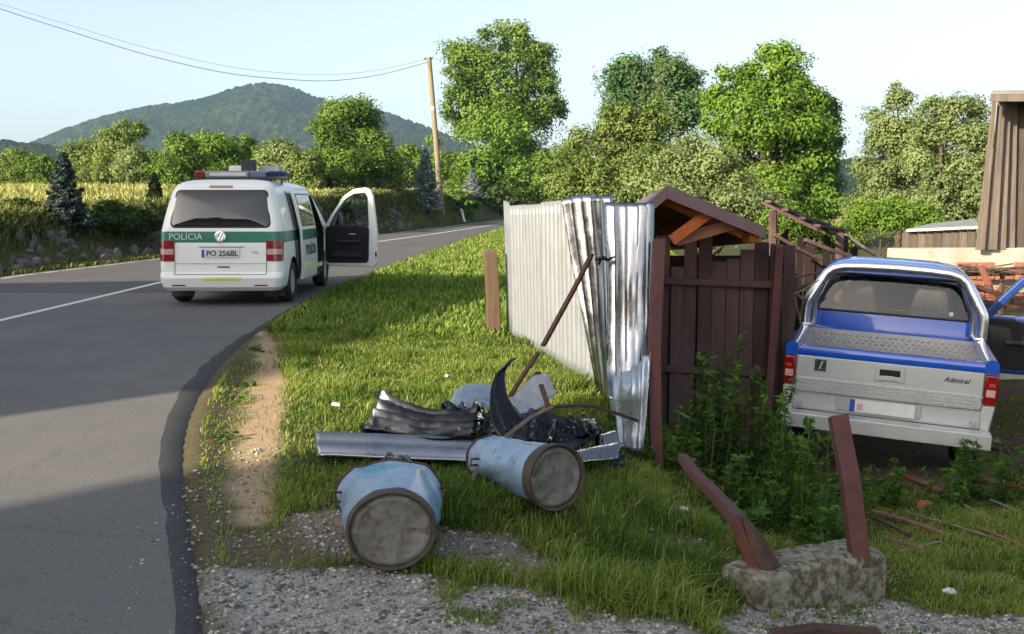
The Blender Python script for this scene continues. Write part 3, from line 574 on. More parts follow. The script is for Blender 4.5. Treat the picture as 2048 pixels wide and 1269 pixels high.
m_redd = M('dark_red_lens', (.20, .012, .014), (.13, .01, .01), 30, .2, coat=.4); m_panel = M('light_bar_panel', (.22, .23, .24), (.17, .18, .19), 9, .4)
VP = (-4.47, 15.30, .004); VYAW = .0137
def police_van():
    root = thing('police_van', 'white police van with green band and open front door, stopped on the road', 'van', VP, (0, 0, VYAW))
    HW = [(.24, .86), (.30, .92), (.40, .945), (.62, .955), (.98, .945), (1.15, .935), (1.40, .885), (1.60, .840), (1.72, .81), (1.80, .785), (1.86, .745), (1.905, .68), (1.94, .56), (1.955, .40)]
    YR = [(.24, .06), (.30, .0), (.44, -.03), (.50, .0), (.53, .035), (.98, .06), (1.20, .09), (1.60, .20), (1.80, .265), (1.86, .30), (1.905, .36), (1.94, .50), (1.955, .75)]
    YF = [(.24, 4.72), (.30, 4.80), (.55, 4.87), (.85, 4.82), (1.0, 4.70), (1.10, 4.42), (1.40, 3.95), (1.72, 3.45), (1.80, 3.30), (1.86, 3.18), (1.905, 3.0), (1.94, 2.75), (1.955, 2.45)]
    hw = lambda z: interp(HW, z); yr = lambda z: interp(YR, z); yf = lambda z: interp(YF, z); rr = lambda z: .13 + .10 * max(0, (z - 1.5)) ; rf = lambda z: .22
    zs = sorted(set([.24, .27, .30, .36, .42, .44, .50, .53, .62, .74, .86, .98, 1.15, 1.2, 1.3, 1.40, 1.5, 1.60, 1.72, 1.78, 1.82, 1.86, 1.885, 1.905, 1.925, 1.94, 1.95, 1.955]))
    body = ring_loft(zs, hw, yr, yf, rr, rf, 7, lambda z: 1 if .98 < z < 1.15 else 0).build('body', [m_white, m_green, m_inner], root, 28)
    cm = []
    c = MB(); c.prism([(2.86, .50), (3.62, .50), (3.74, .95), (3.70, 1.12), (3.25, 1.70), (2.90, 1.76), (2.86, 1.70)], -.78, 1.2, ax='x'); cm.append(c.build('cut', m_inner, root))
    c = MB(); c.prism([(2.30, .42), (2.76, .42), (2.76, 1.74), (2.30, 1.74)], -.70, 1.2, ax='x'); cm.append(c.build('cut', m_inner, root))
    for y0 in (.85, 3.92):
        for sx in (-1, 1):
            c = MB(); c.lathe([(.40, -.17), (.40, .17)], 28, M=Matrix.Translation((sx * .90, y0, .33)) @ Matrix.Rotation(math.pi / 2, 4, 'Y')); cm.append(c.build('cut', m_inner, root))
    bpy.context.view_layer.update(); apply_bool(body, cm)
    body.data.shade_smooth(); body.data.set_sharp_from_angle(angle=R(28))
    def rp(x, z, off):                   # a spot on the rear surface
        w, r = hw(z), rr(z); dx = abs(x) - (w - r); y = yr(z)
        if dx > 0: dx = min(dx, r * .999); y += r - math.sqrt(r * r - dx * dx)
        return (x, y - off, z)
    def rpatch(name, x0, x1, z0, z1, off, mat, parent=root, nx=8, nz=5, slope=0, thick=.01):
        P = [[rp(x0 + (x1 - x0) * i / nx + slope * (j / nz), z0 + (z1 - z0) * j / nz, off) for i in range(nx + 1)] for j in range(nz + 1)]
        Q = [[(p[0], p[1] + thick, p[2]) for p in r_] for r_ in P]; mb = MB(); mb.grid(P); mb.grid(Q)
        loop = [P[0][i] for i in range(nx + 1)] + [P[j][nx] for j in range(1, nz + 1)] + [P[nz][i] for i in range(nx - 1, -1, -1)] + [P[j][0] for j in range(nz - 1, 0, -1)]
        n = len(loop); mb.add(loop + [(p[0], p[1] + thick, p[2]) for p in loop], [(i, (i + 1) % n, n + (i + 1) % n, n + i) for i in range(n)])
        return mb.build(name, mat, parent, 40)
    # rear screen: rubber surround and pane with rounded corners
    def rounded(x0, x1, z0, z1, r, top_in):
        pts = []
        for cx, cz, a0 in ((x1 - r, z0 + r, -90), (x1 - r - top_in, z1 - r, 0), (x0 + r + top_in, z1 - r, 90), (x0 + r, z0 + r, 180)):
            for k_ in range(7): th = R(a0 + 90 * k_ / 6); pts.append((cx + r * math.cos(th), cz + r * math.sin(th)))
        return pts
    for nm, gr_, off, mt in (('window_seal', .022, .004, m_black), ('rear_window', 0, .011, m_dglass)):
        o = rounded(-.745 - gr_, .745 + gr_, 1.225 - gr_, 1.765 + gr_, .075, .055); mb = MB(); fr = [rp(x, z, off) for x, z in o]; c0 = rp(0, 1.5, off + .030)
        ring2 = [rp(x * .8, 1.5 + (z - 1.5) * .75, off + .016) for x, z in o]; n = len(o); bk = [(p[0], p[1] + .02, p[2]) for p in fr]
        mb.add([c0] + ring2 + fr + bk, [(0, 1 + i, 1 + (i + 1) % n) for i in range(n)] + [(1 + i, 1 + n + i, 1 + n + (i + 1) % n, 1 + (i + 1) % n) for i in range(n)] + [(1 + n + i, 1 + 2 * n + i, 1 + 2 * n + (i + 1) % n, 1 + n + (i + 1) % n) for i in range(n)])
        ob = mb.build(nm, mt, root, 50)
    rpatch('brake_light', -.20, .16, 1.815, 1.855, .006, M('brake_lens', (.42, .22, .20), rough=.3))
    for s in (-1, 1):
        lm = rpatch('tail_lamp', s * .70 if s > 0 else -.945, s * .945 if s > 0 else -.70, .70, 1.01, .014, m_red, nx=10, nz=8)
        rpatch('reversing_lens', s * .715 if s > 0 else -.935, s * .935 if s > 0 else -.715, .80, .885, .019, m_lensw, lm, nx=8, nz=3)
    rpatch('plate_recess', -.33, .36, .905, .925, .012, m_grey_p); pl = rpatch('number_plate', -.29, .29, .752, .878, .016, m_plate)
    rpatch('euro_strip', -.285, -.245, .757, .873, .019, m_eu, pl)
    def lettering(name, txt, size, mat, x, z, off, parent, shear=0, bold=0):
        o = link(name, text_mesh(txt, size, mat, .0015, shear, bold), parent); p = rp(x, z, off); o.location = p; o.rotation_euler = (math.pi / 2 - .12, 0, 0); return o
    lettering('lettering', 'PO 256BL', .118, m_ink, .03, .815, .021, pl, bold=.002)
    lettering('lettering', 'POLÍCIA', .14, m_whtx, -.53, 1.068, .012, root, bold=-.001)
    lettering('lettering', 'TDI', .06, m_grey_p, .53, .83, .012, root)
    # badge
    b = MB(); Mx = Matrix.Translation(rp(0, 1.07, .018)) @ Matrix.Rotation(math.pi / 2 - .1, 4, 'X')
    b.lathe([(.085, -.01), (.085, .006), (.070, .010), (.070, -.004)], 24, M=Mx, caps=(True, False))
    for a, c in (((-.030, .058), (0, .004)), ((0, .004), (.030, .058)), ((-.060, .022), (-.026, -.055)), ((-.026, -.055), (0, -.008)), ((0, -.008), (.026, -.055)), ((.026, -.055), (.060, .022))): b.tube([(*a, .006), (*c, .006)], .008, 5, M=Mx)
    b.build('badge', m_chrome, root, 40)
    rpatch('reflective_tape', -.25, .33, .405, .455, .006, m_yel); rpatch('handle', -.05, .14, .602, .618, .012, m_black)
    for x0 in (-.74, .52): rpatch('fog_reflector', x0, x0 + .20, .318, .338, .005, m_red)
    rpatch('bumper_seam', -.70, .70, .494, .500, .006, m_black); rpatch('tailgate_step', -.71, .70, .655, .664, .007, m_grey_p, nz=1)
    for s in (-1, 1): rpatch('tailgate_seam', s * .700 - .004, s * .700 + .004, .50, .70, .004, m_black, nx=1)
    for s in (-1, 1):
        f = MB(); f.box((s * .72, .42, .235), (.34, .014, .22)); f.build('mud_flap', m_dirtw, root, bevel=.006)
    for y0 in (.85, 3.92):
        for s in (-1, 1): wheel(root, s * .83, y0)
    u = MB(); u.box((0, 2.4, .30), (1.5, 4.3, .14)); u.tube([(-.45, .1, .26), (-.45, .8, .26)], .03, 8); u.build('underbody', m_inner, root, bevel=.02)
    # right side: sliding door stands proud, moved back
    def side(y, z, off): return (hw(z) + off, y, z)
    def spatch(name, y0, y1, z0, z1, off, mat, parent, ny=4, nz=10, thick=.045, matz=None):
        zz = sorted(set([z0 + (z1 - z0) * j / nz for j in range(nz + 1)] + ([.98, 1.15] if matz and z0 < .98 else [])))
        A = [[side(y0 + (y1 - y0) * i / ny, z, off) for i in range(ny + 1)] for z in zz]; B = [[(p[0] - thick, p[1], p[2]) for p in r_] for r_ in A]; mb = MB()
        for j in range(len(zz) - 1): mb.grid([A[j], A[j + 1]], 1 if matz and .98 < (zz[j] + zz[j + 1]) / 2 < 1.15 else 0)
        mb.grid(B, 2 if matz else 0); mb.grid([[r_[0] for r_ in A], [r_[0] for r_ in B]]); mb.grid([[r_[-1] for r_ in A], [r_[-1] for r_ in B]]); mb.grid([A[0], B[0]]); mb.grid([A[-1], B[-1]])
        return mb.build(name, mat, parent, 40)
    sdoor = spatch('sliding_door', 1.12, 2.36, .34, 1.80, .115, [m_white, m_green, m_inner], root, matz=True)
    spatch('window_seal', 1.20, 2.30, 1.20, 1.74, .118, m_black, sdoor, thick=.006); spatch('side_window', 1.22, 2.28, 1.225, 1.72, .122, m_dglass, sdoor, thick=.006)
    spatch('handle', 2.20, 2.32, 1.0, 1.06, .14, m_black, sdoor, thick=.03); spatch('yellow_tape', 1.3, 2.3, .50, .56, .1185, m_yel, sdoor, thick=.004)
    t = link('lettering', text_mesh('POLÍCIA', .235, m_ink, .0015, 0, .003), sdoor); t.location = (hw(.80) + .123, 1.75, .80); t.rotation_euler = (math.pi / 2 - .02, 0, math.pi / 2)
    spatch('door_gap', 1.03, 1.10, .36, 1.78, .004, m_black, root, thick=.01); spatch('rear_side_window', .30, .34, 1.3, 1.5, .002, m_white, root, thick=.006)
    spatch('centre_pillar', 2.765, 2.855, .42, 1.76, -.004, m_white, root, thick=.10)
    spatch('sill', 2.3, 3.6, .30, .42, .012, m_black, root, thick=.06)
    # seats inside
    for y0, s in ((3.05, .40), (2.35, .35)):
        st = MB(); st.box((s, y0 + .12, .72), (.50, .50, .16)); st.box((s, y0 - .14, 1.08), (.48, .14, .62), M=None); st.box((s, y0 - .16, 1.50), (.26, .10, .18)); st.build('seat', m_seat, root, 60, bevel=.04, seg=3)
    sw = MB(); sw.tube([(-.40 + .19 * math.cos(a), 3.60 + .08 * math.sin(a), 1.08 + .17 * math.sin(a)) for a in np.linspace(0, 6.283, 21)], .014, 6); sw.tube([(-.4, 3.6, 1.08), (-.4, 3.9, .95)], .03, 8); sw.build('steering_wheel', m_black, root, 60)
    # front door, swung wide open
    D = bpy.data.objects.new('front_door', None); COL.objects.link(D); D.parent = root; D.location = (hw(.7) + .0, 3.70, 0); D.rotation_euler = (0, 0, R(-8))
    out = [(.03, .46), (.10, .40), (.96, .38), (1.03, .44), (1.05, 1.0), (.98, 1.70), (.93, 1.83), (.84, 1.87), (.60, 1.84), (.42, 1.72), (.16, 1.36), (.02, 1.12)]
    hole = [(.14, 1.16), (.88, 1.16), (.86, 1.70), (.82, 1.765), (.62, 1.745), (.47, 1.66), (.26, 1.38)]
    d = MB(); d.prism(out, -.045, .06); door = d.build('door_shell', m_white, D); h = MB(); h.prism(hole, -.3, .3); hc = h.build('cut', m_white, D)
    bpy.context.view_layer.update(); apply_bool(door, [hc]); bv = door.modifiers.new('bevel', 'BEVEL'); bv.width = .022; bv.segments = 3; bv.limit_method = 'ANGLE'; bv.angle_limit = R(40)
    p = MB(); p.prism([(.05, .50), (.10, .46), (.84, .46), (.88, .52), (.90, 1.10), (.86, 1.145), (.08, 1.145), (.05, 1.08)], -.075, -.04); tr = p.build('door_trim', m_inner, D, bevel=.02, seg=3)
    a_ = MB(); a_.box((.50, -.095, .86), (.46, .05, .05)); a_.box((.58, -.09, 1.0), (.13, .025, .03), 1); a_.box((.45, -.085, .62), (.6, .04, .10)); a_.build('armrest', [m_black, m_grey_p], D, bevel=.012)
    f_ = MB(); f_.tube([(x, -.05, z) for x, z in hole + hole[:1]], .014, 6); f_.build('window_seal', m_black, D, 60)
    gl = MB(); gl.prism(hole, .008, .012); gl.build('door_window', m_cglass, D)
    l_ = MB(); l_.box((1.02, -.05, .62), (.03, .012, .09)); l_.build('latch', m_black, D)
    mr = MB(); mr.box((.16, .16, 1.22), (.19, .10, .25)); mi_ = mr.build('mirror', m_black, D, bevel=.03, seg=3); mg = MB(); mg.box((.16, .107, 1.22), (.15, .006, .20)); mg.build('mirror_glass', M('mirror_silver', (.75, .82, .88), rough=.05, metal=1), mi_); ar = MB(); ar.box((.07, .10, 1.15), (.10, .10, .06)); ar.build('mirror_arm', m_black, D, bevel=.01)
    # roof gear: light bar, camera box, beacon
    lb = bpy.data.objects.new('light_bar', None); COL.objects.link(lb); lb.parent = root; lb.location = (0, 1.55, 1.975)
    q = MB(); q.box((0, 0, .012), (1.50, .28, .025)); q.build('light_bar_base', m_black, lb, bevel=.008)
    for x0, x1, mt, nm in ((-.76, -.60, m_redd, 'red_beacon'), (-.59, .14, m_panel, 'centre_panel'), (.15, .42, M('blue_grey_lens', (.10, .15, .22), rough=.2, coat=.5), 'pale_blue_lens'), (.43, .76, m_blue_l, 'blue_beacon')):
        q = MB(); q.box(((x0 + x1) / 2, 0, .082), (x1 - x0, .30, .112)); q.build(nm, mt, lb, bevel=.022, seg=3)
    q = MB(); q.box((-.21, -.154, .082), (.60, .012, .055)); q.build('work_lamp', M('lamp_white', (.50, .50, .49), rough=.3), lb, bevel=.004)
    sg = MB(); sg.box((-.02, 0, .19), (.24, .12, .22)); sg.box((-.02, 0, .06), (.08, .08, .10)); sg.build('roof_sign', m_black, root, bevel=.012).location = (0, 2.05, 2.02)
    for x0, w_ in ((-.28, .26), (.30, .34)):
        q = MB(); q.box((x0, 2.35, 2.16), (w_, .30, .13)); q.box((x0, 2.35, 2.03), (.08, .08, .16)); q.build('roof_speaker', m_plate if x0 < 0 else m_grey_p, root, bevel=.02, seg=3)
    q = MB(); q.box((.56, 1.05, 1.985), (.62, .14, .05)); q.tube([(.30, 1.05, 1.93), (.30, 1.05, 1.99)], .02, 6); q.tube([(.75, 1.05, 1.88), (.75, 1.05, 1.99)], .02, 6); q.build('roof_rack_bar', m_black, root, bevel=.012)
    q = MB(); q.box((-.2, 1.25, 1.957), (1.2, .05, .04)); q.build('roof_mount', m_black, root, bevel=.006); q = MB(); q.box((-.2, 1.95, 1.962), (1.2, .05, .04)); q.build('roof_mount', m_black, root, bevel=.006)
    return root
police_van()

# ------------------------------------------------------------------ pickup
PP = (3.22, 8.60, -.80); PROT = (R(.5), R(3.0), R(-20.8))
def pickup():
    root = thing('pickup_truck', 'blue and silver crashed pickup truck with chrome roll bar, in the yard', 'pickup', PP, PROT)
    root.rotation_mode = 'YXZ'
    # bed: outer sides, rails, floor
    for s in (-1, 1):
        b = MB(); prof = [(.62, .80), (.70, .855), (.85, .875), (.97, .872), (1.005, .868)]
        P = [[(s * w, y, z) for y in np.linspace(.03, 1.46, 6)] for z, w in prof] ; Q = [[(s * .76, y, z) for y in np.linspace(.03, 1.46, 6)] for z in (1.005, .62)]
        b.grid(P + Q, closed=False); b.grid([[r_[0] for r_ in P + Q], [(s * .80, .03, r_[0][2]) for r_ in P + Q]]); b.build('bed_side', m_silver, root, 35)
        rl = MB(); rl.grid([[(s * a, y, z) for y in (.0, .5, 1.0, 1.46)] for a, z in ((.868, 1.006), (.870, 1.09), (.855, 1.118), (.82, 1.128), (.775, 1.118), (.765, 1.09), (.765, 1.006))]); rl.add([(s * a, .0, z) for a, z in ((.868, 1.006), (.870, 1.09), (.855, 1.118), (.82, 1.128), (.775, 1.118), (.765, 1.09), (.765, 1.006))], [tuple(range(7))]); rl.build('bed_rail', m_blue, root, 50)
        cn = MB(); cn.prism([(s * .765, .50), (s * .80, .44), (s * .835, .46), (s * .868, .70), (s * .868, .735), (s * .765, .735)], .0, .16); cn.build('rear_corner', m_silver, root, 35, bevel=.012)
        tl = MB(); tl.prism([(s * .768, .742), (s * .868, .742), (s * .880, .90), (s * .874, 1.0), (s * .772, 1.0)], -.022, .12); lamp = tl.build('tail_lamp', m_red, root, 40, bevel=.014, seg=3)
        q = MB(); q.box((s * .822, -.024, .845), (.072, .012, .062)); q.build('reversing_lens', m_lensw, lamp, bevel=.005); q = MB(); q.box((s * .828, -.024, .912), (.050, .010, .03)); q.build('indicator_lens', m_amber, lamp, bevel=.004)
        wheel(root, s * .74, .95, .35, .24)
        wheel(root, s * .74, 3.75, .35, .24)
        ar = MB(); a0 = [(.95 + .43 * math.cos(t), .36 + .43 * math.sin(t)) for t in np.linspace(0, math.pi, 13)]; ar.tube([(s * .872, y, z) for y, z in a0], .022, 6); ar.build('wheel_arch', m_silver, root, 60)
    fl = MB(); fl.box((0, .75, .64), (1.52, 1.42, .05)); fl.build('bed_floor', m_black, root)
    bh = MB(); bh.box((0, 1.43, .89), (1.53, .03, .38)); bk = bh.build('bulkhead', m_tread, root)
    td = MB()
    for i in range(25):
        for j in range(5):
            x = -.73 + i * .061 + (j % 2) * .03; z = .90 + j * .035; td.tube([(x - .018, 1.413, z + .013 * (1 if j % 2 else -1)), (x, 1.406, z), (x + .018, 1.413, z - .013 * (1 if j % 2 else -1))], [.003, .010, .003], 4)
    td = td.build('tread_pattern', m_tread, bk); td['kind'] = 'stuff'
    # tailgate
    gt = MB(); gt.box((0, .02, .852), (1.525, .05, .318)); gate = gt.build('tailgate', m_silver, root, bevel=.008)
    q = MB(); q.prism([(-.002, 1.012), (-.010, 1.03), (-.008, 1.085), (.0, 1.098), (.03, 1.102), (.05, 1.09), (.05, 1.003)], -.762, .762, ax='x'); q.build('tailgate_rail', m_blue, gate, 50, bevel=.004)
    q = MB(); q.box((0, -.010, .755), (1.515, .012, .125)); tp = q.build('chequer_panel', m_tread, gate, bevel=.003)
    td = MB()
    for i in range(46):
        for j in range(4):
            x = -.74 + i * .033 + (j % 2) * .016; z = .708 + j * .031; sg = 1 if (i + j) % 2 else -1; td.tube([(x - .012, -.0165, z + .010 * sg), (x, -.022, z), (x + .012, -.0165, z - .010 * sg)], [.002, .0065, .002], 4)
    td = td.build('tread_pattern', m_tread, tp); td['kind'] = 'stuff'
    q = MB(); q.box((.02, -.008, .915), (.25, .008, .135)); hs = q.build('handle_surround', m_grey_p, gate, bevel=.004); q = MB(); q.box((.02, -.0135, .922), (.225, .003, .112)); q.build('handle_plate', m_silver, hs); q = MB(); q.box((.02, -.016, .930), (.17, .004, .055)); q.build('handle_recess', m_inner, hs); q = MB(); q.prism([(-.06, .865), (.10, .865), (.085, .895), (.05, .905), (-.01, .905), (-.045, .895)], -.026, -.012); q.build('handle', m_silver, hs, bevel=.004)
    st = MB(); st.box((-.56, -.0065, .935), (.10, .003, .105)); sk = st.build('sticker', M('sticker_green', (.02, .12, .10), (.012, .02, .022), 40, .5, lo=.45, hi=.55), gate, bevel=.001)
    for i in range(3): q = MB(); q.tube([(-.59 + i * .026, -.010, .905), (-.575 + i * .026, -.010, .972)], .005, 4); q.build('sticker_stroke', m_whtx if i == 1 else m_ink, sk)
    t = link('lettering', text_mesh('Admiral', .062, m_ink, .002, .35, .001), gate); t.location = (.55, -.0075, .925); t.rotation_euler = (math.pi / 2, 0, 0)
    # panel below the tailgate with plate recess
    q = MB(); q.box((0, .05, .60), (1.54, .06, .165)); lp = q.build('lower_panel', m_silver, root, bevel=.008); q = MB(); q.box((-.05, .014, .615), (.70, .02, .13)); q.build('plate_recess', m_grey_p, lp, bevel=.008)
    for s in (-1, 1):
        q = MB(); q.tube([(s * .70, .01, .57), (s * .70, -.03, .55), (s * .73, -.03, .60)], .014, 6); q.build('tie_hook', m_grey_p, lp, 60)
    q = MB(); q.box((-.02, -.006, .61), (.54, .006, .115)); pl = q.build('number_plate', m_plate, root, bevel=.002); q = MB(); q.box((-.265, -.0105, .61), (.045, .003, .11)); q.build('euro_strip', m_eu, pl)
    q = MB(); q.box((-.20, -.0105, .60), (.05, .003, .06)); q.build('crest_patch', M('plate_crest', (.45, .16, .15), (.6, .5, .46), 60, .5), pl)
    q = MB(); q.box((0, -.13, .465), (1.70, .19, .125)); bp = q.build('bumper', m_tread, root, bevel=.006)
    for s in (-1, 1): q = MB(); q.box((s * .45, .05, .47), (.06, .25, .08)); q.build('bumper_bracket', m_black, root)
    q = MB(); q.box((0, 2.4, .46), (1.1, 4.6, .16)); q.box((-.35, .8, .40), (.3, .7, .16)); q.tube([(-.75, .95, .35), (.75, .95, .35)], .05, 8); q.build('chassis', m_inner, root, bevel=.01)
    # cab: hollow shell with window openings
    HW = [(.55, .84), (.95, .865), (1.10, .855), (1.25, .825), (1.45, .765), (1.62, .705), (1.70, .665), (1.755, .58), (1.785, .42), (1.795, .22)]
    YR = [(.55, 1.49), (1.12, 1.49), (1.25, 1.515), (1.62, 1.60), (1.70, 1.63), (1.755, 1.70), (1.785, 1.82), (1.795, 2.0)]; YF = [(.55, 3.30), (1.06, 3.22), (1.25, 2.98), (1.62, 2.62), (1.70, 2.55), (1.755, 2.45), (1.785, 2.35), (1.795, 2.25)]
    hw = lambda z: interp(HW, z); yr = lambda z: interp(YR, z); yf = lambda z: interp(YF, z)
    zs = [.55, .75, .95, 1.10, 1.18, 1.25, 1.35, 1.45, 1.55, 1.62, 1.67, 1.70, 1.73, 1.755, 1.772, 1.785, 1.792, 1.795]
    cab = ring_loft(zs, hw, yr, yf, lambda z: .10, lambda z: .16, 6).build('cab', [m_blue, m_inner], root, 30)
    ins = ring_loft([.60, .95, 1.10, 1.25, 1.45, 1.62, 1.69, 1.72], lambda z: hw(z) - .05, lambda z: yr(z) + .045, lambda z: yf(z) - .06, lambda z: .08, lambda z: .1, 4).build('cut', m_inner, root)
    rw = [(-.70, 1.265), (.70, 1.265), (.725, 1.29), (.615, 1.60), (.57, 1.645), (-.57, 1.645), (-.615, 1.60), (-.725, 1.29)]
    c1 = MB(); c1.prism(rw, 1.3, 1.75); c1 = c1.build('cut', m_black, root)
    c2 = MB(); c2.prism([(1.75, 1.16), (2.92, 1.16), (2.58, 1.62), (1.80, 1.62)], -1.2, 1.2, ax='x'); c2 = c2.build('cut', m_black, root)
    c3 = MB(); c3.prism([(1.95, .66), (2.95, .66), (2.95, 1.17), (1.95, 1.17)], .6, 1.2, ax='x'); c3 = c3.build('cut', m_black, root)
    c4 = MB(); c4.prism([(-.66, 1.14), (.66, 1.14), (.55, 1.62), (-.55, 1.62)], 2.45, 3.6); c4 = c4.build('cut', m_black, root)
    bpy.context.view_layer.update(); apply_bool(cab, [ins, c1, c2, c3, c4]); cab.data.shade_smooth(); cab.data.set_sharp_from_angle(angle=R(30))
    w = MB(); sc = lambda k_: [(x * k_, 1.44 + (z - 1.44) * k_) for x, z in rw]
    w.add([(x, yr(z) + .012, z) for x, z in sc(1.01)], [tuple(range(8))]); gw = w.build('rear_window', m_tglass, root)
    se = MB(); lp_ = [(x, yr(z) - .002, z) for x, z in rw]; se.tube(lp_ + lp_[:1], .013, 6); se.build('window_seal', m_black, gw, 60)
    q = MB(); q.lathe([(.022, 0), (.022, .002)], 14, M=Matrix.Translation((.545, yr(1.31) - .003, 1.32)) @ Matrix.Rotation(math.pi / 2, 4, 'X')); q.build('round_sticker', m_plate, gw)
    for s in (-.34, .36):
        q = MB(); q.prism([(s - .235, .75), (s + .235, .75), (s + .225, 1.10), (s + .155, 1.46), (s + .12, 1.55), (s + .06, 1.585), (s - .06, 1.585), (s - .12, 1.55), (s - .155, 1.46), (s - .225, 1.10)], 1.78, 1.90); q.box((s, 2.15, .80), (.48, .50, .14)); q.build('seat', m_seat, root, 60, bevel=.035, seg=3)
    q = MB(); q.prism([(2.75, .75), (3.15, .75), (3.12, 1.12), (2.95, 1.16), (2.75, 1.02)], -.78, .78, ax='x'); q.tube([(-.36 + .18 * math.cos(a), 2.62 + .06 * math.sin(a), 1.06 + .17 * math.sin(a)) for a in np.linspace(0, 6.283, 21)], .014, 6); q.build('dashboard', m_inner, root, bevel=.01)
    ws = MB(); ws.add([(-.70, 3.06, 1.15), (.70, 3.06, 1.15), (.56, 2.63, 1.63), (-.56, 2.63, 1.63)], [(0, 1, 2, 3)]); ws.build('windscreen', m_cglass, root)
    # bonnet and wings
    q = MB(); ys = (3.1, 3.5, 4.0, 4.45, 4.55); hd = {3.1: 1.10, 3.5: 1.08, 4.0: 1.04, 4.45: .97, 4.55: .88}
    q.grid([[(x, y, hd[y] - .05 * (abs(x) / .8) ** 3) for x in np.linspace(-.82, .82, 11)] for y in ys]); q.grid([[(-.82, y, hd[y] - .05), (-.86, y, .85), (-.84, y, .60)] for y in ys]); q.grid([[(.82, y, hd[y] - .05), (.86, y, .85), (.84, y, .60)] for y in ys]); q.add([(-.82, 4.55, .83), (.82, 4.55, .83), (.84, 4.55, .60), (-.84, 4.55, .60)], [(0, 1, 2, 3)]); q.build('bonnet', m_blue, root, 40)
    q = MB(); q.box((0, 4.60, .52), (1.72, .16, .22)); q.build('front_bumper', m_silver, root, bevel=.03)
    # roll bar
    def hoop(dx, dy, r):
        P = []
        base = [(.815, 1.12), (.815, 1.30), (.805, 1.36), (.78, 1.41), (.685, 1.585), (.64, 1.655), (.58, 1.705), (.49, 1.73), (.3, 1.742), (0, 1.748)]
        left = [(-(x + dx), 1.28 + dy + (.05 if z > 1.5 else 0), z) for x, z in base]; right = [(-a, b, c) for a, b, c in left[:-1]][::-1]
        mb = MB(); mb.tube(left + right, r, 12); return mb
    rb = hoop(0, 0, .050).build('roll_bar', m_chrome, root, 60)
    for s in (-1, 1):
        q = MB(); q.tube([(s * .735, 1.38, 1.12), (s * .735, 1.37, 1.36), (s * .69, 1.34, 1.50), (s * .645, 1.325, 1.62)], .026, 10); q.build('roll_bar_strut', m_chrome, root, 60)
        q = MB(); q.box((s * .79, 1.31, 1.135), (.10, .16, .02)); q.build('roll_bar_foot', m_chrome, root, bevel=.004)
    # right door, flung open
    D = bpy.data.objects.new('front_door', None); COL.objects.link(D); D.parent = root; D.location = (.88, 2.95, 0); D.rotation_euler = (0, 0, R(4))
    outl = [(.0, .60), (.06, .56), (1.05, .56), (1.10, .62), (1.12, 1.15), (1.02, 1.58), (.96, 1.655), (.86, 1.69), (.55, 1.69), (.42, 1.64), (.06, 1.20), (.0, 1.12)]; hol = [(.17, 1.19), (1.03, 1.19), (.95, 1.55), (.91, 1.605), (.84, 1.63), (.58, 1.63), (.48, 1.59)]
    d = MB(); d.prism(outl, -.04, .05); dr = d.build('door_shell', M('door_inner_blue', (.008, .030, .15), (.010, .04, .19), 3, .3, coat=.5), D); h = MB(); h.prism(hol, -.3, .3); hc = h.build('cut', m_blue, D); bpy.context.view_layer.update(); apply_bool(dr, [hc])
    bv = dr.modifiers.new('bevel', 'BEVEL'); bv.width = .018; bv.segments = 3; bv.limit_method = 'ANGLE'; bv.angle_limit = R(40)
    q = MB(); q.prism([(.05, .62), (1.02, .62), (1.05, 1.10), (1.02, 1.16), (.06, 1.16)], -.065, -.035); q.build('door_trim', m_inner, D, bevel=.015); q = MB(); q.box((.55, -.09, .92), (.5, .06, .05)); q.build('armrest', m_black, D, bevel=.012)
    q = MB(); q.prism(hol, .004, .008); q.build('door_window', m_cglass, D)
    q = MB(); q.box((.10, .12, 1.26), (.20, .10, .16)); q.build('mirror', m_black, D, bevel=.03, seg=3)
    return root
pickup()

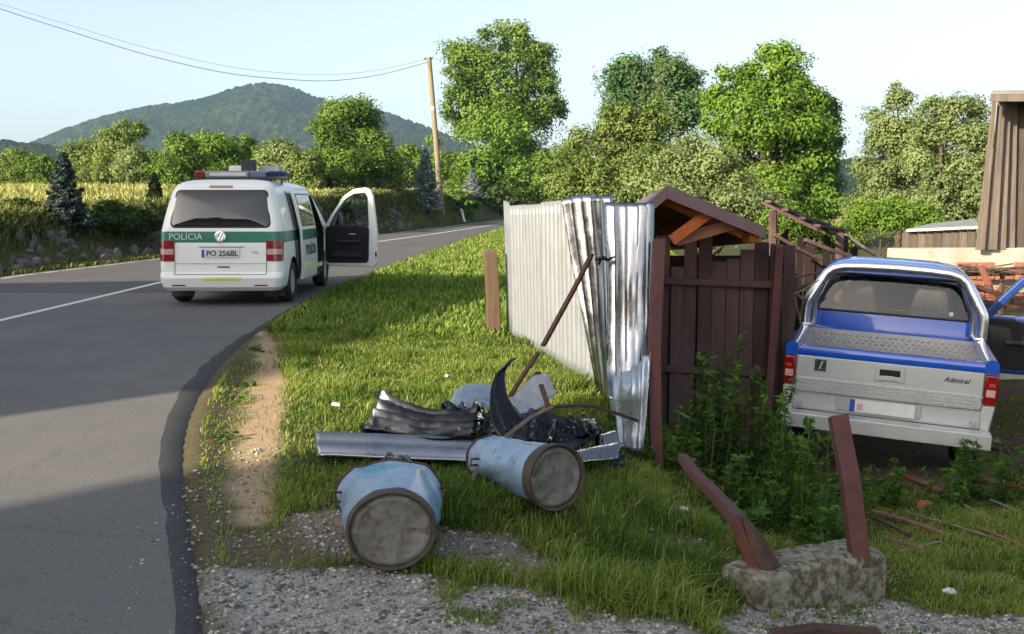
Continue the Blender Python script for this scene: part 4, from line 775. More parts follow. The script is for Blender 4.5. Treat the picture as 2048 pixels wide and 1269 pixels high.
# ------------------------------------------------------------------ corrugated sheets
def catmull(P, n):
    P = [Vector(p) for p in P]; out = []
    if len(P) == 2: return [P[0].lerp(P[1], i / (n - 1)) for i in range(n)]
    for i in range(n):
        f = i / (n - 1) * (len(P) - 1); k_ = min(int(f), len(P) - 2); t = f - k_
        p0, p1, p2, p3 = P[max(k_ - 1, 0)], P[k_], P[k_ + 1], P[min(k_ + 2, len(P) - 1)]
        out.append(.5 * ((2 * p1) + (p2 - p0) * t + (2 * p0 - 5 * p1 + 4 * p2 - p3) * t * t + (-p0 + 3 * p1 - 3 * p2 + p3) * t ** 3))
    return out
def sheet(rows, waves, amp, nu=None, nv=24, crease=0, seed=0, thick=.002, linear=False, ragged=0, phase=0):
    """rows: polylines across the sheet (the corrugation repeats along them), lofted one after another"""
    rg = np.random.default_rng(seed); nu = nu or int(waves * 8) + 1
    A = [catmull(r, nu) for r in rows]
    G = []
    for j in range(nv):
        f = j / (nv - 1) * (len(rows) - 1); k_ = min(int(f), len(rows) - 2); t = f - k_
        if linear or len(rows) == 2: G.append([A[k_][i].lerp(A[k_ + 1][i], t) for i in range(nu)])
        else:
            a, b, c, d = A[max(k_ - 1, 0)], A[k_], A[k_ + 1], A[min(k_ + 2, len(rows) - 1)]
            G.append([.5 * ((2 * b[i]) + (c[i] - a[i]) * t + (2 * a[i] - 5 * b[i] + 4 * c[i] - d[i]) * t * t + (-a[i] + 3 * b[i] - 3 * c[i] + d[i]) * t ** 3) for i in range(nu)])
    V = np.array([[tuple(p) for p in r] for r in G]); du = np.gradient(V, axis=1); dv = np.gradient(V, axis=0); nn = np.cross(du, dv); nn /= np.linalg.norm(nn, axis=2, keepdims=True) + 1e-9
    u = np.linspace(0, 1, nu)[None, :]; v = np.linspace(0, 1, nv)[:, None]
    off = amp * np.sin(2 * math.pi * (waves * u + phase)) * np.ones_like(v)
    if crease:
        off = off * (1 - min(.75, crease * 16) * sstep(.55, .8, vnoise(u * 5 + seed, v * 6 + seed, seed))); cn = np.abs(fbm(u * 6 + seed * 3.1, v * 7, seed + 1, 3) - .5) * 2 - .35; off = off + crease * cn
    V = V + nn * off[..., None]
    if ragged:
        e = ragged * (fbm(u * 9 + seed, v * 0 + seed, seed + 4) - .5); V[0] += (dv[0] / (np.linalg.norm(dv[0], axis=1, keepdims=True) + 1e-9)) * e[0][:, None] * 1.0; V[-1] += (dv[-1] / (np.linalg.norm(dv[-1], axis=1, keepdims=True) + 1e-9)) * (e[0][::-1])[:, None]
    mb = MB(); mb.grid([[tuple(p) for p in r] for r in V]); return mb
def add_solid(o, t=.003): s = o.modifiers.new('thickness', 'SOLIDIFY'); s.thickness = t; s.offset = 0; return o
def sheet_obj(name, mat, parent=None, loc=None, sharp=70, **kw):
    mb = sheet(**kw); o = mb.build(name, mat, parent, sharp)
    if loc is not None:
        L = Vector(loc); o.data.transform(Matrix.Translation(-L)); o.location = L
    return add_solid(o)

def fence():
    root = thing('sheet_metal_fence', 'pale corrugated metal fence beside the grass verge, its near end ripped open', 'fence', (0, 0, 0))
    P0, P1 = Vector((.02, 12.55)), Vector((.93, 9.05)); n = 5; dirv = (P1 - P0)
    a, b = Vector((-.045, 12.9)), Vector((.02, 12.5))       # end strip, set a little apart
    q = lambda p, z: (p.x, p.y, z)
    sheet_obj('sheet', m_zincw, root, rows=[[q(a, gf(a.x, a.y) + .02), q(b, gf(b.x, b.y) + .02)], [q(a + Vector((-.05, 0)), 1.62), q(b + Vector((-.05, 0)), 1.585)]], waves=2.5, amp=.02, nv=6)
    ztop = [1.555, 1.565, 1.60, 1.615, 1.635]
    for i in range(n):
        c, d = P0 + dirv * (i / n) + Vector((-.004 * i, 0)), P0 + dirv * ((i + 1.03) / n) + Vector((-.004 * i, 0)); bl = .05 * math.sin(i * 2.1)
        sheet_obj('sheet', m_zincw, root, rows=[[q(c, gf(c.x, c.y) - .02), q(d, gf(d.x, d.y) - .02)], [(c.x - .02 + bl * .3, c.y, .75), (d.x - .02, d.y, .75)], [q(c + Vector((-.04, 0)), ztop[i]), q(d + Vector((-.04, 0)), ztop[i] + .02)]], waves=5, amp=.026, nv=10, seed=i)
    for f in (.02, .5, .96):
        p = P0 + dirv * f + Vector((.07, 0)); t = MB(); t.tube([(p.x, p.y, gf(p.x, p.y) - .3), (p.x - .03, p.y, 1.45)], .03, 8); t.build('post', m_rust, root, 60)
    for z in (.35, 1.25):
        t = MB(); t.tube([(P0.x + .045 - .02 * z, P0.y, z), (P1.x + .045 - .02 * z, P1.y, z)], .022, 4, sq=(1, 1)); t.build('rail', m_rust, root)
    # two torn, twisted sheets at the near end
    s2 = [[at(1128, 398, 9.2), at(1175, 392, 8.75), at(1219, 389, 8.25)], [at(1150, 530, 9.15), at(1190, 535, 8.7), at(1224, 540, 8.1)], [at(1178, 660, 9.05), at(1202, 680, 8.6), at(1228, 700, 7.9)], [at(1203, 785, 9.0), at(1218, 812, 8.4), at(1232, 850, 7.75)]]
    sheet_obj('sheet', m_zinc, root, rows=[[tuple(p) for p in r] for r in s2][::-1], waves=5.0, amp=.042, nv=24, crease=.003, seed=4, ragged=.05)
    s3 = [[at(1216, 405, 8.2), at(1262, 406, 7.7), at(1309, 404, 7.35)], [at(1222, 545, 8.05), at(1262, 550, 7.55), at(1306, 546, 7.3)], [at(1222, 650, 7.95), at(1262, 660, 7.5), at(1304, 640, 7.25)], [at(1224, 745, 7.85), at(1262, 760, 7.35), at(1303, 720, 7.2)], [at(1224, 800, 7.6), at(1262, 790, 7.3), at(1300, 760, 7.15)]]
    sheet_obj('sheet', m_zinc, root, rows=[[tuple(p) for p in r] for r in s3][::-1], waves=4.5, amp=.048, nv=34, crease=.010, seed=9, ragged=.06)
    s4 = [[at(1228, 752, 7.5), at(1262, 735, 7.15), at(1301, 705, 7.0)], [at(1226, 790, 7.4), at(1262, 778, 7.0), at(1297, 765, 6.95)], [at(1233, 840, 7.3), at(1262, 842, 7.0), at(1291, 835, 6.9)], [at(1240, 896, 7.15), at(1262, 900, 6.95), at(1284, 902, 6.85)]]
    sheet_obj('sheet', zinc('bent_bright_sheet', (.42, .46, .52), (.34, .38, .43), .28, (.3, .3, .3)), root, rows=[[tuple(p) for p in r] for r in s4][::-1], waves=4.0, amp=.016, nv=22, crease=.016, seed=13, ragged=.07)
fence()
def bar(name, label, pts, r, mat, cat='bar', group=None, sq=None, n=4):
    P = [Vector(p) for p in pts]; mb = MB(); c = P[0].copy(); mb.tube([p - c for p in P], r, n, sq=sq); o = mb.build(name, mat, bevel=min(r if not isinstance(r, list) else r[0], .01) * .25); o.location = c; return tag(o, label, cat, group)
# old wooden fence post
pp = at(988, 662, 12.7); b = MB(); b.tube([(0, 0, -.25), (0, 0, .0), (-.02, 0, .6), (-.05, 0, 1.06), (-.052, 0, 1.10)], [.125, .125, .118, .115, .09], 4, sq=(1, .8), twist=.1)
o = b.build('wooden_post', m_post, bevel=.012); o.location = (pp.x, 12.7, gf(pp.x, 12.7)); tag(o, 'brown weathered wooden post standing alone left of the metal fence', 'post')

# rusty frame bars
bar('angle_bar', 'rusty bar leaning diagonally against the metal fence, its upper length', [at(1184, 508, 8.0), at(1150, 575, 7.9), at(1086, 692, 7.6)], .030, m_rust, sq=(1, .55))
bar('angle_bar', 'thin rusty bar in the scrap heap rising to meet the diagonal bar', [at(1077, 706, 7.45), at(1050, 745, 7.3), at(1021, 792, 7.1)], .022, m_rust, sq=(1, .6))
bar('angle_bar', 'short rusty strip beside the thin bar in the scrap heap', [at(1078, 745, 7.4), at(1040, 785, 7.15)], .028, m_rustdk, sq=(1, .4))
bar('angle_bar', 'dark brown bent bar running from the scrap heap to the torn sheet', [at(1100, 815, 6.5), at(1150, 811, 6.6), at(1190, 814, 6.7), at(1235, 828, 6.8), at(1275, 842, 6.9)], .024, m_rustdk, sq=(1, .6))
bar('bent_strip', 'brown curved steel strip hooked over the tipped can', [at(1105, 815, 6.45), at(1062, 835, 6.2), at(1020, 868, 5.95), at(985, 900, 5.75), at(960, 925, 5.65), at(946, 962, 5.6)], .026, M('brown_steel', (.16, .11, .075), (.10, .07, .05), 9, .6, metal=.3), sq=(1, .35))
bar('angle_bar', 'short rusty stub standing up from the scrap heap', [at(1082, 770, 6.7), at(1097, 815, 6.55)], .024, m_rust, sq=(1, .5))
q = MB(); c0 = at(1190, 520, 7.95); q.tube([(0, 0, 0), (.06, -.02, .02), (.10, -.03, .0), (.16, -.03, .03)], [.012, .02, .016, .006], 6); q.tube([(.03, 0, -.04), (.05, -.01, .03)], .012, 6); o = q.build('fixing_bracket', m_zincd, bevel=.002); o.location = c0; tag(o, 'small bent steel bracket hanging on the top of the diagonal bar', 'bracket')

# scrap sheets on the ground
def scrap(name, label, mat, rows, **kw):
    rows = [[tuple(p) for p in r] for r in rows]; c = Vector(rows[0][0]); c.z = gf(c.x, c.y); o = sheet_obj(name, mat, None, c, 32, rows=rows, **kw); return tag(o, label, 'sheet metal')
gz_ = lambda x, y, dz=0.: Vector((x, y, gf(x, y) + dz))
scrap('corrugated_strip', 'long bright corrugated strip lying flat on the grass behind the cans', m_zinc, [[at(632, 868, 6.55), at(632, 893, 6.35), at(640, 918, 6.18)], [at(800, 874, 6.5), at(800, 900, 6.3), at(805, 924, 6.12)], [at(960, 884, 6.45), at(962, 906, 6.25), at(960, 930, 6.1)]], waves=2.4, amp=.030, nv=26, crease=.004, seed=2)
scrap('corrugated_strip', 'bright corrugated sheet end on the grass right of the tipped can', m_zinc, [[at(1090, 905, 6.5), at(1095, 925, 6.2), at(1100, 945, 6.0)], [at(1160, 888, 6.6), at(1165, 905, 6.3), at(1170, 930, 6.05)], [at(1236, 862, 6.7), at(1242, 890, 6.35), at(1226, 926, 6.1)]], waves=2.3, amp=.026, nv=20, crease=.008, seed=3, ragged=.08)
scrap('crumpled_sheet', 'dark crumpled metal sheet with bright torn ribs, left of the scrap heap', m_zincd, [[at(762, 782, 7.15), at(742, 830, 6.85), at(724, 862, 6.6)], [at(815, 812, 7.05), at(800, 842, 6.75), at(790, 872, 6.5)], [at(880, 826, 6.95), at(868, 856, 6.65), at(862, 884, 6.42)], [at(958, 822, 6.9), at(950, 850, 6.6), at(945, 880, 6.4)]], waves=5.2, amp=.034, nv=34, crease=.022, seed=17, ragged=.10)
scrap('curled_sheet', 'dark steel sheet curling upright like a blade out of the scrap heap', m_zincd, [[at(1033, 714, 6.95), at(1022, 722, 6.9)], [at(1012, 742, 6.85), at(990, 752, 6.75)], [at(1015, 790, 6.75), at(980, 800, 6.6)], [at(1045, 835, 6.65), at(985, 850, 6.45)], [at(1090, 868, 6.6), at(1010, 885, 6.35)]], waves=1.5, amp=.012, nv=30, nu=12, crease=.012, seed=23)
scrap('crumpled_sheet', 'dull blue grey sheet bulging behind the curled steel blade', m_zincb, [[at(895, 815, 7.3), at(915, 780, 7.4), at(950, 768, 7.5), at(1005, 772, 7.5)], [at(900, 838, 7.0), at(930, 822, 7.0), at(970, 815, 7.0), at(1015, 830, 7.0)]], waves=2, amp=.006, nv=14, crease=.035, nu=26, seed=29)
scrap('crumpled_sheet', 'pale folded sheet propped behind the rusty stub', zinc('pale_dull_sheet', (.42, .43, .45), (.30, .31, .33), .4, (.2, .2, .2), .4), [[at(1020, 800, 7.0), at(1060, 760, 7.15), at(1095, 745, 7.2)], [at(1040, 830, 6.8), at(1085, 815, 6.9), at(1112, 785, 7.0)]], waves=1.2, amp=.008, nv=12, crease=.03, nu=20, seed=31)
scrap('crumpled_sheet', 'dark ribbed torn sheet on the right of the scrap heap', m_zincd, [[at(1058, 818, 6.85), at(1030, 850, 6.55), at(1010, 880, 6.35)], [at(1120, 838, 6.8), at(1090, 862, 6.55), at(1080, 888, 6.35)], [at(1200, 862, 6.75), at(1185, 880, 6.55), at(1150, 893, 6.38)]], waves=4, amp=.028, nv=30, crease=.034, seed=37, ragged=.14)
scrap('crumpled_sheet', 'small black scrap of sheet at the right end of the scrap heap', m_zincd, [[at(1205, 915, 6.4), at(1215, 932, 6.2)], [at(1250, 908, 6.45), at(1246, 935, 6.2)]], waves=1.5, amp=.015, nv=10, nu=14, crease=.02, seed=41)
scrap('crumpled_sheet', 'crushed black tuft of steel on the near can', m_zincd, [[at(768, 920, 5.25), at(782, 908, 5.2), at(815, 918, 5.2)], [at(765, 935, 5.0), at(800, 945, 4.95), at(828, 932, 5.0)]], waves=2, amp=.015, nv=12, nu=20, crease=.05, seed=43)
for i, (rws, l) in enumerate([([[at(940, 812, 7.0), at(985, 822, 6.9), at(1030, 812, 6.9)], [at(935, 868, 6.55), at(985, 876, 6.45), at(1035, 870, 6.45)]], 'black crumpled sheet under the curled blade at the heap centre'), ([[at(1010, 842, 6.7), at(1070, 838, 6.7), at(1130, 850, 6.7)], [at(1000, 886, 6.35), at(1060, 890, 6.3), at(1120, 892, 6.3)]], 'black crumpled sheet filling the heap behind the tipped can'), ([[at(880, 800, 7.15), at(925, 812, 7.05), at(965, 806, 7.05)], [at(890, 845, 6.8), at(935, 852, 6.75), at(975, 850, 6.75)]], 'dark folded sheet behind the left end of the heap'), ([[at(1130, 842, 6.85), at(1165, 835, 6.85), at(1200, 850, 6.85)], [at(1140, 880, 6.5), at(1175, 876, 6.5), at(1205, 884, 6.5)]], 'torn black sheet at the right shoulder of the heap')]):
    scrap('crumpled_sheet', l, m_zincd, rws, waves=3.5, amp=.03, nv=18, nu=32, crease=.045, seed=60 + i * 7, ragged=.12)  # near-black sheets added to fill the heap's dark void
for i, (x, y, c, l) in enumerate([(672, 822, m_plate, 'pinkish white scrap of litter on the grass left of the scrap heap'), (896, 757, m_plate, 'small white scrap on the sunlit grass behind the heap'), (1368, 968, m_plate, 'small pale scrap at the foot of the red shed post')]):
    p = onz(x, y, -.05); mb = MB(); mb.box((0, 0, .012), (.075, .03, .02), taper=.8); o = mb.build('litter_scrap', c, bevel=.004); o.location = gz_(p.x, p.y, .05); o.rotation_euler = (.2, .15, i); tag(o, l, 'litter')

# ------------------------------------------------------------------ dented cans
def can(label, base, axis_to, r0, r1, squash0, squash1, seed, dent=.03, flat=0):
    """base: centre of the bottom disc, axis_to: centre of the open end"""
    rg = np.random.default_rng(seed); b = Vector(base); t = Vector(axis_to); L = (t - b).length; zax = (t - b).normalized(); up = Vector((0, 0, 1)); x = up.cross(zax).normalized(); y = zax.cross(x)
    root = thing('rubbish_can', label, 'can', (b.x, b.y, gf(b.x, b.y)), group='dented light blue cans on the grass'); o0 = Vector(root.location)
    def pt(a, f, dr=0., sq=None):
        s = squash0 + (squash1 - squash0) * f; r = r0 + (r1 - r0) * f + dr; ca, sa = math.cos(a), math.sin(a)
        dn = dent * f * (math.sin(a * 3 + seed) * .5 + math.sin(a * 5 + f * 7 + seed * 2) * .35) + .014 * min(1, max(0, f * 2)) * (float(fbm(math.cos(a) * 2.2 + seed, math.sin(a) * 2.2 + f * 3 + seed, seed)) - .5) * 2 + .004 * math.sin(f * 60) * (f > .86)
        h = sa * s
        if flat and sa > 0: h = min(h, s * (1 - flat * f) + .02 * math.sin(a * 4))
        return tuple(b + zax * (L * f) + x * (ca * (r + dn)) + y * (h * (r + dn)) - o0)
    nA = 72; A = np.linspace(0, 2 * math.pi, nA, endpoint=False); mb = MB()
    rows = [[pt(a, f) for a in A] for f in np.linspace(.09, 1, 34)]; mb.grid(rows, closed=True); mb.grid([[pt(a, f, -.006) for a in A] for f in np.linspace(1, .15, 8)], closed=True, mi=1); mb.build('can_body', [m_canblue, m_inner], root, 60)
    rm = MB(); P = [pt(a, 1.0, .003) for a in A]; rm.tube(P + P[:2], .010, 6); rm.build('can_rim', m_rustdk, root, 60)
    fl = MB(); fl.grid([[pt(a, f, d) for a in A] for f, d in ((.10, .003), (.085, .008), (.0, .006), (-.02, .008), (-.026, .004), (-.02, -.004), (.0, -.010))], closed=True); fl.build('bottom_flange', m_canrust, root, 60)
    bt = MB(); bt.grid([[pt(a, .004 - .012 * (1 - k_ * k_) - (.010 if .8 < k_ < .95 else 0), -((r0 - .012) * (1 - k_)) - .012) for a in A] for k_ in (1.0, .93, .85, .80, .5, .25, .0)], closed=True); bt.build('can_bottom', m_canbot, root, 50)
    for s in (0.1, math.pi - .1):
        P = [pt(s - .12, .80, .004), pt(s - .1, .80, .05), pt(s + .1, .80, .05), pt(s + .12, .80, .004)]; hd = MB(); hd.tube(P, .007, 6); hd.build('handle', m_rustdk, root, 60)
    for f in (.55,):
        sm = MB(); P = [pt(1.45, f2, .002) for f2 in np.linspace(.1, .98, 8)]; sm.tube(P, .004, 4); sm.build('seam', m_canblue, root)
    return root
can('light blue dented can lying crushed, its round bottom facing, on the gravel edge', at(783, 1062, 4.32), at(779, 985, 5.00), .190, .262, .90, .80, 3, .035, .30)
can('light blue rusty can tipped over beside the long corrugated strip', at(1112, 955, 5.12), at(972, 915, 5.72), .172, .120, .98, 1.0, 8, .014, 0)

# ------------------------------------------------------------------ shed: roof, wall, posts
def shed():
    root = thing('garden_shed', 'brown board shed with mauve metal gable roof, broken open by the crash', 'shed', (1.3, 8.4, -.5)); O = Vector(root.location)
    Y0, Y1, DZ = 8.45, 13.0, -.28; xr, zr = 1.30, 1.735; xe, ze = 2.12, 1.385; xl, zl = 1.16, 1.60
    nb = 6
    for s, (ex, ez) in ((1, (xe, ze)), (-1, (xl, zl))):
        for i in range(nb if s > 0 else 3):
            m_ = nb if s > 0 else 3; f0, f1 = i / m_ + .004, (i + 1) / m_ - .004; p0 = Vector((xr + (ex - xr) * f0, 0, zr - .07 + (ez - zr) * f0)); p1 = Vector((xr + (ex - xr) * f1, 0, zr - .07 + (ez - zr) * f1))
            mb = MB(); mb.add([(p0.x, Y0 + .03, p0.z), (p1.x, Y0 + .03, p1.z), (p1.x, Y1, p1.z + DZ), (p0.x, Y1, p0.z + DZ), (p0.x, Y0 + .03, p0.z + .022), (p1.x, Y0 + .03, p1.z + .022), (p1.x, Y1, p1.z + .022 + DZ), (p0.x, Y1, p0.z + .022 + DZ)], [(0, 1, 2, 3), (4, 5, 6, 7), (0, 1, 5, 4), (1, 2, 6, 5), (2, 3, 7, 6), (3, 0, 4, 7)]); mb.v = [tuple(Vector(v) - O) for v in mb.v]; mb.build('roof_board', m_orange, root)
        d = Vector((ex - xr, 0, ez - zr)); dn = d.normalized(); nn = Vector((-dn.z, 0, dn.x)) if s > 0 else Vector((dn.z, 0, -dn.x))
        rs = MB(); e = Vector((xr, 0, zr)) + d * 1.02; P = [Vector((xr, 0, zr)), e]
        rs.add([(P[0].x, Y0, P[0].z - .015), (P[1].x, Y0, P[1].z - .015), (P[1].x, Y1, P[1].z - .015 + DZ), (P[0].x, Y1, P[0].z - .015 + DZ), (P[0].x, Y0, P[0].z), (P[1].x, Y0, P[1].z), (P[1].x, Y1, P[1].z + DZ), (P[0].x, Y1, P[0].z + DZ)], [(0, 1, 2, 3), (4, 5, 6, 7), (0, 1, 5, 4), (1, 2, 6, 5), (2, 3, 7, 6), (3, 0, 4, 7)]); rs.v = [tuple(Vector(v) - O) for v in rs.v]; rs.build('roof_sheet', m_mauve, root)
        bb = MB(); a, b_ = Vector((xr, 0, zr + .012)), e + Vector((0, 0, .012)); bb.add([(a.x, Y0 - .012, a.z), (b_.x, Y0 - .012, b_.z), (b_.x, Y0 - .012, b_.z - .10), (a.x, Y0 - .012, a.z - .118), (a.x, Y0 - .002, a.z), (b_.x, Y0 - .002, b_.z), (b_.x, Y0 - .002, b_.z - .10), (a.x, Y0 - .002, a.z - .118)], [(0, 1, 2, 3), (4, 5, 6, 7), (0, 1, 5, 4), (1, 2, 6, 5), (2, 3, 7, 6), (3, 0, 4, 7)]); bb.v = [tuple(Vector(v) - O) for v in bb.v]; bb.build('barge_board', m_mauve, root, bevel=.003)
    def beam(nm, a, b_, w, h, mat=m_orange):
        a, b_ = Vector(a) - O, Vector(b_) - O; mb = MB(); mb.tube([a, b_], math.sqrt(.5), 4, sq=(w, h)); return mb.build(nm, mat, root, bevel=.004)
    beam('rafter', (1.37, 8.62, 1.27), (1.72, 8.62, 1.53), .075, .09); beam('rafter', (1.30, 8.75, 1.63), (2.02, 8.75, 1.325), .06, .09); beam('rafter', (1.30, 10.6, 1.50), (2.05, 10.6, 1.19), .06, .09); beam('rafter', (1.30, 12.4, 1.39), (2.05, 12.4, 1.08), .06, .09)
    beam('tie_beam', (1.42, 8.7, 1.27), (2.0, 8.7, 1.44), .07, .10, woodmat('pale_timber', (.34, .16, .10), (.25, .11, .07), (.30, .17, .12), ax=0)); beam('eave_beam', (2.06, 8.5, 1.30), (2.06, 12.9, 1.03), .08, .08)
    # wall boards, some missing or broken
    rg = np.random.default_rng(4); x = 1.30
    while x < 2.46:
        w = .105 + .03 * rg.random(); top = 1.30 - .10 * max(0, (x - 1.6)) - (.35 * rg.random() if rg.random() < .4 else 0); zb = gf(x, 9.0) - .05
        if rg.random() > .14:
            mb = MB(); mb.box((x + w / 2 - O.x, 9.05 + .02 * rg.normal() - O.y, (top + zb) / 2 - O.z), (w - .008, .024, top - zb)); o = mb.build('wall_board', m_brownw, root, bevel=.002)
        x += w
    bw = MB(); bw.box((1.90 - O.x, 9.45 - O.y, .15 - O.z), (1.25, .03, 1.9)); bw.build('dark_backing', m_void, root)  # near-black backing makes the gaps between boards read as dark interior
    p = MB(); pts = [at(1318, 985, 6.95), at(1310, 850, 7.0), at(1308, 700, 7.05), at(1318, 480, 7.2)]; pts[0].z -= .1; p.tube([q_ - O for q_ in pts], .062, 4, sq=(1, 1)); p.build('corner_post', m_rustred, root, bevel=.006)
    beam('corner_post', (2.30, 8.95, -.9), (2.36, 8.85, 1.22), .07, .07, m_rustred); beam('wall_rail', (1.30, 9.0, .9), (2.40, 9.0, .86), .05, .06, m_brownw); beam('wall_rail', (1.30, 9.0, .1), (2.40, 9.0, .05), .05, .06, m_brownw)
shed()
# second, fallen lean-to roof behind
q = MB(); A_, B_, C_, D_ = at(1525, 405, 11.5), at(1640, 462, 10.8), at(1700, 470, 13.5), at(1560, 425, 14.0)
def fallen():
    root = thing('lean_to_roof', 'dark broken lean-to roof sagging behind the shed and the pickup', 'roof', (A_.x, A_.y, A_.z)); rg = np.random.default_rng(2)
    for i in range(9):
        f = i / 8; a = A_.lerp(D_, f) - A_; b = B_.lerp(C_, f) - A_; mb = MB(); mb.tube([a, a.lerp(b, .5) + Vector((0, 0, .02 * rg.normal())), b + (b - a) * .05 * rg.normal()], .035, 4, sq=(1.0, .5)); mb.build('batten', m_brownw, root)
    for f in (.1, .4, .7, .95):
        a = A_.lerp(B_, f) - A_; b = D_.lerp(C_, f) - A_; mb = MB(); mb.tube([a + Vector((0, 0, .04)), b + Vector((0, 0, .04))], .05, 4, sq=(1, .4)); mb.build('roof_board', m_brownw, root)
    mb = MB(); mb.tube([(.2, .3, -.1), (.25, .3, -1.9)], .05, 6); mb.build('prop_post', m_brownw, root); mb = MB(); mb.tube([(.9, .0, -.35), (.92, .0, -1.9)], .05, 6); mb.build('prop_post', m_brownw, root)
fallen()
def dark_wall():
    root = thing('ruined_wall', 'board wall of the wrecked outbuilding, coloured near black for the dark void behind the pickup cab', 'wall', at(1600, 640, 12.0)); O = Vector(root.location); O.z = gf(O.x, O.y); root.location = O; rg = np.random.default_rng(14); x = 1500
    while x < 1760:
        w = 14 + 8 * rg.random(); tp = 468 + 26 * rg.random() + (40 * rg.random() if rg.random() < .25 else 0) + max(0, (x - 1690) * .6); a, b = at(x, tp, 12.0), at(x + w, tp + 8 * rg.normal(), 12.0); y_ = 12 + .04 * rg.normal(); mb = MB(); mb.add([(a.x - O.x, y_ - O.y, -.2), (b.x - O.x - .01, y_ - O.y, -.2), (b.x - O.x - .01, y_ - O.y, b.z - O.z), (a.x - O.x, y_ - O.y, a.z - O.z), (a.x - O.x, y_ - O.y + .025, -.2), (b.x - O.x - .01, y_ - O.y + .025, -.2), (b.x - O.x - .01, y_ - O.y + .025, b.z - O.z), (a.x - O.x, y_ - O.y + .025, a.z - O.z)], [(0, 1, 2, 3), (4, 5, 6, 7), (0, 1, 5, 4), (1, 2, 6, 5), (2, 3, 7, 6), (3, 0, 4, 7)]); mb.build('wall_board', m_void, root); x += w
dark_wall()
def rubble():
    rg = np.random.default_rng(21)
    names = ['splintered dark board jammed left of the pickup roof', 'grey branch-like lath leaning left of the pickup cab', 'broken brown board upright beside the pickup bed', 'dark beam lying behind the pickup cab on the left', 'thin pale stick crossing the boards left of the pickup']
    spec = [((1560, 560), (1640, 545), 9.6, .03, m_brownw), ((1572, 560), (1600, 640), 9.3, .016, m_stickg), ((1590, 545), (1575, 700), 9.8, .05, m_brownw), ((1540, 600), (1620, 570), 10.4, .05, m_rustdk), ((1565, 600), (1640, 560), 9.5, .012, m_stickg)]
    for l, (a, b, Y, r, mt) in zip(names, spec): bar('broken_board', l, [at(*a, Y), at((a[0] + b[0]) / 2 + 3, (a[1] + b[1]) / 2, Y + .1), at(*b, Y + .2)], r, mt, 'board', sq=(1, .5))
rubble()
def timbers():
    L = [((1548, 470), (1640, 520), 11.3, .045, m_brownw, 'brown rafter sloping down behind the left corner of the pickup roof'), ((1560, 640), (1585, 505), 10.2, .05, m_rustdk, 'dark upright stud left of the pickup, nearest the shed'), ((1610, 480), (1700, 512), 11.0, .05, m_brownw, 'brown beam lying level just above the pickup roof'), ((1535, 520), (1615, 612), 9.9, .03, m_stick, 'reddish lath slanting between shed and pickup'), ((1690, 470), (1760, 515), 11.6, .04, m_barn, 'tan plank end sticking out above the pickup roof'), ((1570, 690), (1560, 560), 9.7, .022, m_stickg, 'grey stake standing between shed and pickup bed'), ((1900, 560), (2048, 600), 11.2, .06, m_rustdk, 'dark fallen beam crossing behind the open pickup door'), ((1960, 530), (1990, 600), 11.8, .05, m_brick, 'rust orange board scrap behind the pickup roof right corner'), ((2030, 700), (2090, 560), 11.9, .05, m_barn, 'weathered stud at the far right behind the pickup door')]
    for a, b, Y, r_, mt, l in L: bar('timber', l, [at(*a, Y), at((a[0] + b[0]) / 2 + 2, (a[1] + b[1]) / 2 + 3, Y + .05), at(*b, Y + .2)], r_, mt, 'timber', sq=(1, .55))
timbers()

